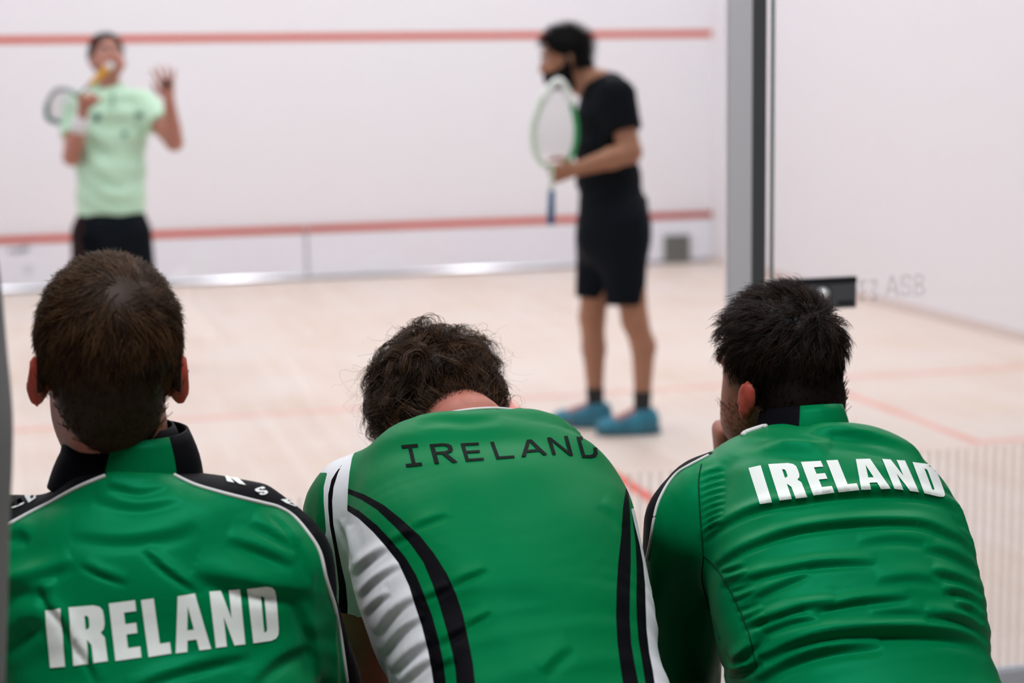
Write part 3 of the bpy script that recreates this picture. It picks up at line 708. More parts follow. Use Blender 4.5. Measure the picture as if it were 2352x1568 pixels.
# ------------------------------------------------------------------ the three seated spectators
XW = np.array([1., 0, 0]); ZW = np.array([0, 0, 1.])
def stations(st):
    out = []
    for s in st:
        if s[0] == 'w': out.append((np.array(s[1], float), s[2], s[3]))
        else:
            py, xl, xr, d, b = s; out.append((at((xl+xr)/2, py, d), (xr-xl)/2/FPX*d, b))
    return out
def torso(g, st, L, sx=1., sb=1., k=.04, cut=True, p=2.0):
    n = 5*(len(st)-1)+1; Cc = smooth_poly([s[0] for s in st], n); ww = smooth_poly([[s[1], s[2]] for s in st], n)
    for i in range(n-1):
        g.sec(Cc[i], Cc[i+1], (ww[i][0]*sx, ww[i][1]*sb), (ww[i+1][0]*sx, ww[i+1][1]*sb), L, .006, cut1=(cut and i == n-2), p=p, cap=.03 if i < n-5 else .015)
def sstep(x, a, b):
    t = np.clip((x-a)/(b-a), 0, 1); return t*t*(3-2*t)
def folds(V, T, specs, rough=.0012):
    N = vnorm(V, T); px = topx(V); vd = V-CAM; vd /= np.linalg.norm(vd, axis=1)[:, None]
    wt = sstep(-(N*vd).sum(1), -.12, .15); D = np.zeros(len(V))
    for pts, A, w in specs:
        pts = smooth_poly(pts, max(8, 4*len(pts))); d, u = line_sd(px, pts)
        env = np.clip(np.sin(np.pi*np.clip(u, 0.001, .999)), 0, 1)**.5
        e2 = np.where((u <= 0.0) | (u >= 1.0), 0, 1)
        D += .8*A*env*e2*(np.exp(-(d/np.where(d < 0, 1.8*w, .75*w))**2)-.75*np.exp(-((d-1.45*w)/(.85*w))**2))
    x, y = px[:, 0]/90, px[:, 1]/60
    D += rough*(np.sin(x*1.3+y*.9+2*np.sin(y*.7))+.6*np.sin(x*2.3-y*1.7+1.5*np.sin(x)))
    return V+N*(D*wt)[:, None]
def garment(g, it=3, sub=1, specs=(), rough=.0012):
    V, Q = g.mesh(it); T = tris(Q)
    for _ in range(sub): V, T = subdivide(V, T)
    V = folds(V, T, specs, rough); return V, T, vnorm(V, T)
def regions(V, T, N, regs):
    """cut the cloth into panels along seams given as pixel polygons; first match wins"""
    out = []; rest = T
    for key, poly in regs:
        s = poly_sd(topx(V), poly); V, N, a, rest = clip(V, N, rest, s); out.append((key, a))
    N = N/(np.linalg.norm(N, axis=1)[:, None]+1e-12)
    return V, N, out, rest
def panels(V, N, R, spec, parent):
    for key, T in R:
        nm, m, lab = spec[key]; panel(nm, V, N, T, m, parent, lab)
def panel(name, V, N, T, m, parent, label=None):
    if len(T) == 0: return None
    a, b, c = compact(V, N, T); return mk(name, a, c, m, parent, N=b, label=label)
def collar(name, cb, ct, L, Fv, r0, r1, m, parent, th0=-2.6, th1=2.6, thick=.0035, panels=(), n=72, rows=6, bulge=.004):
    """standing collar: theta 0 at the nape, opening at the throat; panels = [(name, theta0, theta1, material)]"""
    L, Fv = unit(L), unit(Fv)
    def surf(ta, tb, off):
        G = []
        for j in range(rows+1):
            v = j/rows; c = cb*(1-v)+ct*v; rx = r0[0]*(1-v)+r1[0]*v+bulge*math.sin(math.pi*v)+off; ry = r0[1]*(1-v)+r1[1]*v+bulge*math.sin(math.pi*v)+off
            for i in range(n+1):
                t = ta+(tb-ta)*i/n; G.append(c+L*rx*math.sin(t)-Fv*ry*math.cos(t))
        return G
    def shell(ta, tb):
        A, B = surf(ta, tb, 0), surf(ta, tb, -thick); w = n+1; o = len(A); F = []
        for j in range(rows):
            for i in range(n):
                a = j*w+i; F.append((a, a+1, a+w+1, a+w)); F.append((o+a+w, o+a+w+1, o+a+1, o+a))
        for i in range(n): a = rows*w+i; F.append((a, a+1, o+a+1, o+a)); F.append((o+i, o+i+1, i+1, i))
        for j in range(rows):
            a = j*w; F.append((a, a+w, o+a+w, o+a)); a = j*w+n; F.append((o+a, o+a+w, a+w, a))
        return A+B, F
    first = None; prev = th0; 
    for nm, a, b, mm in panels:
        o = mk(nm, *shell(a, b), mm, parent)
        if first is None: first = o
    return first
def seated_body(name, parent, hd, neck, st, L, arms, hips, legs, skinm, beard=0., earz=(-.012, -.012), h=.0054, flare=.55, hands=(), nr=.052, ear=(.081, -.022, 1.), nape=0.):
    pts = [hd.c]+[s[0] for s in st]+[p for a in arms for p in a[0]]+[p for l in legs for p in l]
    lo = np.min(pts, 0)-.17; hi = np.max(pts, 0)+.17; lo[2] = max(lo[2], -.0)
    g = SDF(lo, hi, h)
    torso(g, st, L, .84, .80, .03, cut=False)
    for P, R in arms: g.chain(P, R, .02)
    for l in legs:
        g.chain(l, [.085, .056, .036], .02); f = np.array([0, 1., 0]); add_foot(g, l[2], f)
    for hnd in hands: add_hand(g, **hnd)
    add_head(g, hd, neck, beard=beard, earflare=flare, nr=nr, ear=ear, nape=nape)
    V, Q = g.mesh(2); T = tris(Q)
    return V, T
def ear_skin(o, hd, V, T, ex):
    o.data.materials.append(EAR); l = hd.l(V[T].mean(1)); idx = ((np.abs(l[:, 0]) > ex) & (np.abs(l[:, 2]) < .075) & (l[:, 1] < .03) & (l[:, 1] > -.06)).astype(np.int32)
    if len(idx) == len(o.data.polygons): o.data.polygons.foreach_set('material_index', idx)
HL_Y = [-.2, -.05, -.03, -.005, .02, .045, .062, .08, .2]
def hairline(hd, V, zmin):
    l = hd.l(V); zz = np.interp(l[:, 1], HL_Y, zmin)
    s = zz-l[:, 2]; s = np.where(l[:, 2] < .03, np.maximum(s, (np.abs(l[:, 0])-.0772)*.6), s); far = np.linalg.norm(l, axis=1) > .17
    return np.where(far, .1, s)
def build_hair(parent, hd, V, T, zmin, m, kw, capoff=.003, extra=()):
    s = hairline(hd, V, zmin)
    cv, cf = hair_cap(V, T, s, capoff)
    msk = lambda l: (np.interp(l[:, 1], HL_Y, zmin)-l[:, 2] < -.002) & ((l[:, 2] > .03) | (np.abs(l[:, 0]) < .0768)) & (np.linalg.norm(l, axis=1) < .17)
    P, Fs, o = [cv], [cf], len(cv); tn = [np.full(len(cv), .05)]
    for k in kw:
        kk = dict(k); mm = kk.pop('mask', None)
        zs = kk.pop('zs', None)
        if zs is not None: mf = lambda l, zs=zs: (np.interp(l[:, 1], HL_Y, zs)-l[:, 2] < -.002) & (np.linalg.norm(l, axis=1) < .17) & (l[:, 1] < -.02) & (l[:, 2] < -.02)
        else: mf = (lambda l, mm=mm: msk(l) & mm(l)) if mm else msk
        sv, sf = hair_strands(V, T, mf, hd, **kk)
        tn.append(hair_strands.tone); P.append(sv); Fs.append(np.concatenate([sf[:, [0, 1, 2]], sf[:, [0, 2, 3]]])+o); o += len(sv)
    o_ = mk('hair', np.concatenate(P), np.concatenate(Fs), m, parent); tn = np.concatenate(tn)
    at_ = o_.data.attributes.new('tone', 'FLOAT', 'POINT')
    if len(o_.data.vertices) == len(tn): at_.data.foreach_set('value', tn.astype(np.float32))
    return o_
def seat_legs(hip, dx=.09, kx=.115, ky=.44, kz=.50):
    return [[hip+np.array([s*dx, .0, .0]), np.array([hip[0]+s*kx, hip[1]+ky, kz]), np.array([hip[0]+s*(kx+.01), hip[1]+ky-.02, .085])] for s in (-1, 1)]
def trousers(parent, hip, legs, m, name='trousers', to_knee=False):
    pts = [hip]+[p for l in legs for p in l]; g = SDF(np.min(pts, 0)-.2, np.max(pts, 0)+.2, .008)
    g.sec(hip+np.array([0, -.03, 0]), hip+np.array([0, .06, .0]), (.165, .115), (.16, .11), XW, .03)
    for l in legs:
        if to_knee: g.rc(l[0], l[0]+(l[1]-l[0])*.92, .105, .085, .04, cut=True)
        else: g.chain(l, [.100, .074, .06], .03)
    g.plane((0, 0, hip[2]+.10), ZW)
    V, Q = g.mesh(2); return mk(name, V, Q, m, parent)
def sneakers(parent, legs, m, sole, lace):
    for l in legs: shoe(parent, l[2], (0, 1, 0), m, sole, lace)
SOLE = mat('shoe_sole', (.6, .6, .6), .6, .3); DKSHOE = mat('dark_shoe', (.03, .03, .035), .5, .3); LACE = mat('white_lace', (.6, .6, .6), .6, .3)

# ---------- left man: track jacket, stand collar, black shoulder panels
def man_left():
    hip = np.array([-1.95, -1.78, .555])
    p = thing('person', 'person with short brown hair in green jacket, white lettering low on the back', 'person', (hip[0], hip[1], 0), group='spectators in green on the bench')
    L = unit(frame(-.02)@XW+np.array([0, 0, -.075]))
    st = stations([('w', hip, .165, .115), (1568, 15, 712, 2.13, .125), (1430, -3, 712, 2.15, .126), (1310, -14, 690, 2.165, .120), (1238, 0, 630, 2.173, .110), (1185, 55, 545, 2.178, .099), (1148, 115, 470, 2.18, .090), (1120, 155, 430, 2.183, .083)])
    hd = Head(at(250, 812, 2.16), frame(.0, -.10, .05), 1.09)
    neck = at(282, 1075, 2.21)
    legs = seat_legs(hip)
    arms = []
    for sh, el, wr in (((630, 1318, 2.18), (772, 1720, 2.33), (640, 1900, 2.70)), ((-20, 1262, 2.16), (-110, 1720, 2.36), (60, 1900, 2.70))):
        a, b, c = at(*sh), at(*el), at(*wr); c[2] = max(c[2], .62); arms.append(([a, b, c], [.052, .043, .030]))
    hands = [dict(wrist=arms[0][0][2], direc=(-.35, .8, -.3), palm=(-.3, -.3, -1), side=(-1, .3, 0), curl=.5), dict(wrist=arms[1][0][2], direc=(.35, .8, -.3), palm=(.3, -.3, -1), side=(1, .3, 0), curl=.5)]
    V, T = seated_body('body', p, hd, neck, st, L, arms, hip, legs, SKIN_L, hands=hands, flare=.62, nr=.050, ear=(.0785, -.024, .92))
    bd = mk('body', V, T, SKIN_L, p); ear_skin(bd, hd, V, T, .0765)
    crown = np.array([.012, -.085, .062])
    def flow(q):
        away = q-crown; r = np.linalg.norm(away, axis=1)[:, None]; n = (q-CRAN[0])/CRAN[1]**2; n /= np.linalg.norm(n, axis=1)[:, None]
        sw = np.cross(n, away)/r; return away/r+sw*np.clip(1.2-r/.06, 0, 1)*.9+np.array([0, 0, -1.])*np.clip((.05-q[:, 2:])/.06, 0, 1)
    zmin = [-.110, -.110, -.080, .004, .0, .03, .062, .085, .2]
    def ln(q, r): return np.where(q[:, 2] > .03, .034, np.interp(q[:, 2], [-.12, -.05, .03], [.006, .012, .026]))*r.uniform(.75, 1.15, len(q))
    build_hair(bd, hd, V, T, zmin, HAIR_L, [dict(guides=1500, per=7, length=ln, flow=flow, lift=.22, width=.00042, seg=5, clump=.62, frizz=.0016, seedv=3, off=.005)], .0025)
    # jacket
    g = SDF(np.min([s[0] for s in st], 0)-[.42, .25, .14], np.max([s[0] for s in st], 0)+[.42, .62, .12], .007)
    torso(g, st, L, 1, 1, .05, p=2.3)
    for P, R in arms:
        g.rc(P[0], P[1], .064, .057, .06); g.rc(P[1], P[1]+(P[2]-P[1])*.92, .054, .042, .03, cut=True)
    Z = lambda pts: zc(pts, 2.579, 0, 960)
    sp = [(Z([(480, 845), (600, 905), (760, 960)]), .0035, 9), (Z([(860, 760), (960, 860), (1080, 950), (1200, 1020)]), .0045, 9), (Z([(1150, 890), (1350, 940), (1600, 985), (1870, 1010)]), .010, 22),
          (Z([(1350, 700), (1550, 760), (1750, 850)]), .005, 14), (Z([(1500, 600), (1650, 680), (1760, 760)]), .004, 12), (Z([(200, 700), (120, 660), (0, 690)])[::-1], .006, 16),
          (Z([(-100, 960), (80, 960), (240, 900), (420, 830)]), .006, 16), (Z([(-60, 1120), (60, 1010), (190, 980), (320, 1000)]), .008, 20), (Z([(250, 960), (290, 1080), (380, 1180), (440, 1290), (530, 1420), (600, 1560)]), .0045, 10),
          (Z([(-40, 1330), (60, 1250), (150, 1180), (260, 1160)]), .010, 24), (Z([(760, 1600), (950, 1520), (1200, 1445), (1480, 1385)]), .005, 12), (Z([(1480, 1560), (1600, 1440), (1730, 1360), (1850, 1330)]), .006, 16),
          (Z([(640, 380), (820, 420), (1000, 385)]), .003, 10), (Z([(560, 450), (820, 500), (1080, 455)]), .003, 14), (Z([(1150, 600), (1000, 660), (700, 690), (420, 660)])[::-1], .004, 18),
          (Z([(1790, 1050), (1830, 1180), (1870, 1320), (1880, 1560)]), .006, 14), (Z([(1620, 560), (1720, 660), (1800, 800), (1850, 960)]), .003, 9)]
    V, T, N = garment(g, 3, 1, sp, .0016); cl = Cloth(V, T, N)
    right_black = Z([(1030, 335), (1060, 345), (1150, 395), (1300, 440), (1450, 478), (1560, 505), (1650, 530), (1740, 585), (1830, 690), (1900, 800), (1935, 960), (1985, 1120), (2020, 1300), (2058, 1575), (2060, 1590), (2300, 1590), (2300, 300), (1200, 100), (1030, 200)])
    left_black = Z([(630, 340), (560, 365), (440, 420), (300, 500), (180, 560), (80, 615), (0, 660), (-150, 760), (-300, 900), (-500, 1200), (-600, 300), (300, 100), (630, 200)])
    sl = Z([(1640, 540), (1700, 640), (1770, 780), (1820, 900), (1860, 1020), (1870, 1180), (1850, 1330), (1830, 1560), (1830, 1750), (2400, 1750), (2300, 500), (1900, 400)])
    V2, N2, R, rest = regions(V, T, N, [('black', right_black), ('black', left_black), ('sleeve', sl)])
    jk = panel('jacket', V2, N2, rest, GREEN, p, 'green track jacket')
    panels(V2, N2, R, {'black': ('shoulder_panel', BLACK, 'black shoulder panel'), 'sleeve': ('sleeve', GREEN, None)}, jk)
    cl.pipe('piping', Z([(1030, 338), (1150, 395), (1300, 440), (1450, 478), (1560, 505), (1650, 530), (1740, 585), (1830, 690), (1895, 800), (1932, 960), (1982, 1120), (2017, 1300), (2055, 1570)]), .0024, PIPE, jk, 120)
    cl.pipe('piping', Z([(625, 342), (560, 367), (440, 420), (300, 500), (180, 560), (80, 615), (10, 655)]), .0024, PIPE, jk)
    lets = {'I': [(268, 1142), (358, 1128), (388, 1472), (300, 1480)], 'R': [(406, 1122), (610, 1104), (640, 1440), (437, 1468)], 'E': [(645, 1098), (800, 1078), (838, 1418), (685, 1440)],
            'L': [(835, 1078), (970, 1060), (1015, 1395), (880, 1417)], 'A': [(1005, 1062), (1200, 1034), (1250, 1368), (1040, 1395)], 'N': [(1238, 1030), (1420, 1010), (1450, 1340), (1278, 1362)], 'D': [(1462, 1008), (1630, 988), (1652, 1312), (1498, 1334)]}
    for ch, q in lets.items(): cl.decal('letter', letter_patches(HEAVY[ch], Z(q)), PRINT, jk)
    for ch, q in (('A', [(1245, 290), (1275, 345), (1170, 300), (1195, 280)]), ('N', [(1325, 330), (1375, 325), (1455, 400), (1345, 378)]), ('S', [(1500, 425), (1560, 405), (1590, 450), (1545, 462)]), ('E', [(1660, 485), (1720, 480), (1752, 528), (1690, 505)])):
        cl.decal('shoulder_letter', letter_patches(HEAVY[ch], Z(q), 3), PRINT, jk)
    for ch, q in (('N', [(275, 365), (415, 338), (340, 385), (310, 418)]), ('B', [(135, 450), (205, 410), (225, 470), (170, 505)]), ('U', [(55, 515), (120, 475), (150, 510), (70, 540)])):
        cl.decal('shoulder_letter', letter_patches(HEAVY[ch], Z(q), 3), PRINT, jk)
    Fv = unit(np.cross(ZW, L)); cb = at(290, 1110, 2.185); ct = at(302, 986, 2.19)
    collar('collar', cb, ct, unit(L+np.array([0, 0, .045])), Fv, (.094, .085), (.069, .075), BLACK, jk, panels=[('collar', -2.5, -.36, BLACK), ('collar_panel', -.36, .66, GREEN), ('collar', .66, 2.5, BLACK)])
    collar('collar_lining', at(285, 1080, 2.19), at(283, 972, 2.19), L, Fv, (.078, .078), (.062, .068), BLACK, jk, panels=[('collar_lining', -2.5, 2.5, BLACK)])
    trousers(p, hip, legs, TRACK); sneakers(p, legs, DKSHOE, SOLE, LACE)

# ---------- middle man: short sleeved jersey, head bowed
def man_mid():
    hip = np.array([-1.50, -1.86, .555])
    p = thing('person', 'person with curly dark hair bowing the head in green jersey with black lettering', 'person', (hip[0], hip[1], 0), group='spectators in green on the bench')
    L = frame(.02)@XW
    st = stations([('w', hip, .165, .115), (1568, 905, 1522, 2.22, .122), (1450, 868, 1512, 2.27, .128), (1340, 826, 1488, 2.32, .13), (1250, 802, 1466, 2.37, .128), (1185, 804, 1450, 2.41, .120), (1128, 818, 1428, 2.44, .110), (1083, 846, 1396, 2.465, .098), (1050, 895, 1345, 2.48, .088), (1024, 965, 1255, 2.49, .078)])
    hd = Head(at(1012, 948, 2.68), frame(.10, -.95, -.12), 1.04)
    neck = at(1075, 1000, 2.545)
    legs = seat_legs(hip, ky=.46)
    arms = []
    for sh, el, wr in (((1340, 1230, 2.46), (1375, 1560, 2.70), (1250, 1620, 2.95)), ((812, 1180, 2.46), (835, 1580, 2.58), (1000, 1620, 2.90))):
        a, b, c = at(*sh), at(*el), at(*wr); arms.append(([a, b, c], [.052, .042, .030]))
    hands = [dict(wrist=arms[0][0][2], direc=(-.5, .8, .1), palm=(-.6, -.3, -.6), side=(-.3, .3, 1), curl=.6), dict(wrist=arms[1][0][2], direc=(.5, .8, .1), palm=(.6, -.3, -.6), side=(.3, .3, 1), curl=.6)]
    V, T = seated_body('body', p, hd, neck, st, L, arms, hip, legs, SKIN_M, hands=hands)
    bd = mk('body', V, T, SKIN_M, p)
    crown = np.array([.0, -.06, .08])
    def flow(q):
        away = q-crown; r = np.linalg.norm(away, axis=1)[:, None]; s_ = np.sin(q[:, :1]*90+q[:, 2:]*70)
        n = (q-CRAN[0]); return away/r+np.cross(n, away)/(r*np.linalg.norm(n, axis=1)[:, None])*s_*.9
    zmin = [-.055, -.05, -.04, -.02, .0, .03, .062, .085, .2]
    def ln(q, r): return np.interp(q[:, 2], [-.1, -.06, 0, .05], [.02, .035, .105, .10])*r.uniform(.6, 1.25, len(q))
    build_hair(bd, hd, V, T, zmin, HAIR_M, [dict(guides=330, per=19, length=ln, flow=flow, lift=.42, width=.00045, seg=12, clump=.80, cexp=.4, frizz=.0022, curl=1.25, curlf=1.1, seedv=5, off=.012, grav=.30),
                                            dict(guides=150, per=3, length=lambda q, r: ln(q, r)*1.25, flow=flow, lift=.6, width=.00022, seg=12, clump=.2, frizz=.012, curl=1.2, curlf=2.0, seedv=6, off=.01),
                                            dict(guides=200, per=7, zs=[-.078, -.075, -.055, -.02, .0, .03, .062, .085, .2], length=lambda q, r: r.uniform(.012, .034, len(q)), flow=lambda q: np.tile(np.array([[-.35, -.2, -1.]]), (len(q), 1)), lift=.25, width=.0004, seg=5, clump=.85, frizz=.003, curl=.4, curlf=.8, seedv=16, off=0)], .006)
    # jersey
    g = SDF(np.min([s[0] for s in st], 0)-[.38, .22, .14], np.max([s[0] for s in st], 0)+[.38, .3, .14], .007)
    torso(g, st, L, 1, 1, .05, p=2.35)
    a, b, _ = arms[1][0]; g.rc(a, a+(b-a)*.42, .070, .066, .05, cut=True)
    a, b, _ = arms[0][0]; g.rc(a, a+(b-a)*.50, .056, .058, .05, cut=True)
    Z = lambda pts: zc(pts, 2.42, 700, 920)
    sp = [(Z([(585, 705), (680, 660), (800, 615)]), .003, 8), (Z([(470, 785), (540, 750), (600, 715)]), .004, 8), (Z([(800, 1015), (900, 965), (1010, 920)]), .004, 9), (Z([(640, 1095), (720, 1060), (800, 1015)]), .004, 8),
          (Z([(880, 1245), (950, 1205), (1030, 1160)]), .003, 8), (Z([(730, 1345), (820, 1290), (890, 1245)]), .004, 9), (Z([(830, 1420), (770, 1450), (720, 1490)])[::-1], .004, 9),
          (Z([(260, 960), (340, 880), (450, 800)]), .006, 9), (Z([(300, 1080), (400, 980), (520, 900)]), .005, 8), (Z([(400, 1290), (470, 1190), (560, 1110), (620, 1080)]), .006, 10), (Z([(430, 1400), (540, 1270), (660, 1190)]), .005, 9), (Z([(480, 1500), (580, 1400), (690, 1320)]), .006, 10), (Z([(520, 1568), (620, 1480), (700, 1420)]), .005, 9), (Z([(330, 1180), (400, 1110), (470, 1060)]), .004, 8),
          (Z([(270, 330), (430, 230), (640, 175), (900, 148), (1200, 135), (1450, 150)]), .005, 24), (Z([(620, 120), (760, 90), (900, 95), (1080, 80)]), .004, 12), (Z([(1300, 1500), (1400, 1400), (1480, 1360)]), .004, 16), (Z([(1650, 560), (1720, 620), (1770, 700)]), .003, 12),
          (Z([(240, 700), (265, 800), (280, 920)]), .004, 8), (Z([(200, 660), (235, 760), (270, 880)]), .003, 7)]
    V, T, N = garment(g, 3, 1, sp, .0012); cl = Cloth(V, T, N)
    b1o = [(240, 488), (330, 520), (440, 580), (540, 660), (640, 750), (720, 850), (790, 960), (840, 1070), (880, 1190), (910, 1330), (935, 1460), (950, 1600), (955, 1720)]
    b1i = [(236, 515), (310, 548), (400, 605), (500, 700), (590, 800), (660, 900), (710, 1020), (750, 1140), (790, 1280), (820, 1400), (838, 1500), (845, 1600), (850, 1720)]
    b2o = [(232, 575), (300, 610), (400, 690), (480, 775), (560, 870), (620, 970), (665, 1080), (710, 1200), (745, 1330), (770, 1450), (785, 1568), (790, 1720)]
    b2i = [(232, 608), (300, 655), (380, 730), (450, 810), (520, 900), (580, 1030), (610, 1130), (650, 1250), (685, 1390), (705, 1500), (715, 1568), (720, 1720)]
    r1l = [(1788, 470), (1768, 600), (1760, 740), (1742, 900), (1733, 1050), (1730, 1200), (1738, 1350), (1755, 1480), (1768, 1568), (1790, 1720)]
    r1r = [(1798, 480), (1808, 620), (1812, 750), (1812, 900), (1808, 1050), (1806, 1200), (1815, 1350), (1835, 1470), (1855, 1568), (1885, 1720)]
    r2l = [(1806, 540), (1815, 600), (1830, 720), (1840, 800), (1845, 950), (1843, 1100), (1845, 1200), (1855, 1330), (1875, 1450), (1893, 1568), (1925, 1720)]
    r2r = [(1815, 600), (1832, 680), (1860, 790), (1880, 900), (1892, 1020), (1895, 1130), (1900, 1270), (1915, 1400), (1935, 1500), (1945, 1568), (1980, 1720)]
    seam = [(290, 250), (262, 320), (248, 400), (240, 490), (236, 600), (250, 720), (268, 830), (285, 940), (310, 1010), (330, 1060), (345, 1130)]
    slv = Z([(330, 180)]+seam+[(345, 1200), (-100, 1200), (-100, 250)])
    ss = ([(200, 360), (172, 400), (148, 440), (130, 520), (130, 600), (140, 700), (165, 830), (180, 950), (190, 1040), (188, 1200)], [(238, 1200), (238, 1130), (228, 1020), (205, 920), (180, 800), (158, 680), (152, 560), (160, 480), (185, 400), (215, 340)])
    sg = Z([(125, 400), (105, 480), (105, 560), (112, 640), (118, 720), (105, 800), (100, 900), (-100, 900), (-100, 400)])
    whiteL = Z(b2i+[(300, 1800), (100, 1100), (200, 700)])
    V2, N2, R, rest = regions(V, T, N, [('stripe', Z(ss[0]+ss[1])), ('sgreen', sg), ('sleeve', slv), ('stripe', Z(b1o+b1i[::-1])), ('stripe', Z(b2o+b2i[::-1])), ('white', whiteL), ('stripe', Z(r1l+r1r[::-1])), ('stripe', Z(r2l+r2r[::-1])), ('white', Z(r2r+[(2400, 1720), (2300, 500)]))])
    jk = panel('jersey', V2, N2, rest, GREENJ, p, 'green sports jersey')
    panels(V2, N2, R, {'stripe': ('stripe', BLACK, 'black curved stripe'), 'sleeve': ('sleeve', WHITE, 'white short sleeve'), 'white': ('side_panel', WHITE, 'white side panel'), 'sgreen': ('sleeve_panel', GREENJ, None)}, jk)
    lets = {'I': [(537, 250), (628, 242), (655, 362), (565, 372)], 'R': [(693, 245), (815, 236), (852, 345), (722, 353)], 'E': [(865, 240), (965, 235), (998, 333), (895, 340)], 'L': [(1030, 232), (1132, 224), (1168, 320), (1065, 327)],
            'A': [(1183, 225), (1310, 213), (1348, 303), (1203, 315)], 'N': [(1345, 208), (1460, 198), (1490, 308), (1375, 302)], 'D': [(1508, 203), (1602, 205), (1640, 322), (1540, 318)]}
    for ch, q in lets.items(): cl.decal('letter', letter_patches(LIGHT[ch], Z(q)), PRINTK, jk)
    # neckline: green band edged in white
    c = at(1085, 1010, 2.545); t = np.linspace(0, 2*math.pi, 49)[:-1]; Fv = unit(np.array([0, .8, -.35])); Up = np.cross(L, Fv)
    ring = lambda rx, ry, dz: [c+L*rx*math.sin(q)-Fv*ry*math.cos(q)+Up*dz for q in t]
    collar('neckband', c-Up*.0, c+Up*.028, L, Fv, (.080, .078), (.070, .066), GREENJ, jk, panels=[('neckband', -3.14, 3.14, GREENJ)])
    mk('neck_trim', *tube(np.array(ring(.069, .065, .030)), .0022, 8, closed=True), PIPE, jk)
    trousers(p, hip, legs, TRACK, 'shorts', True); sneakers(p, legs, DKSHOE, SOLE, LACE)

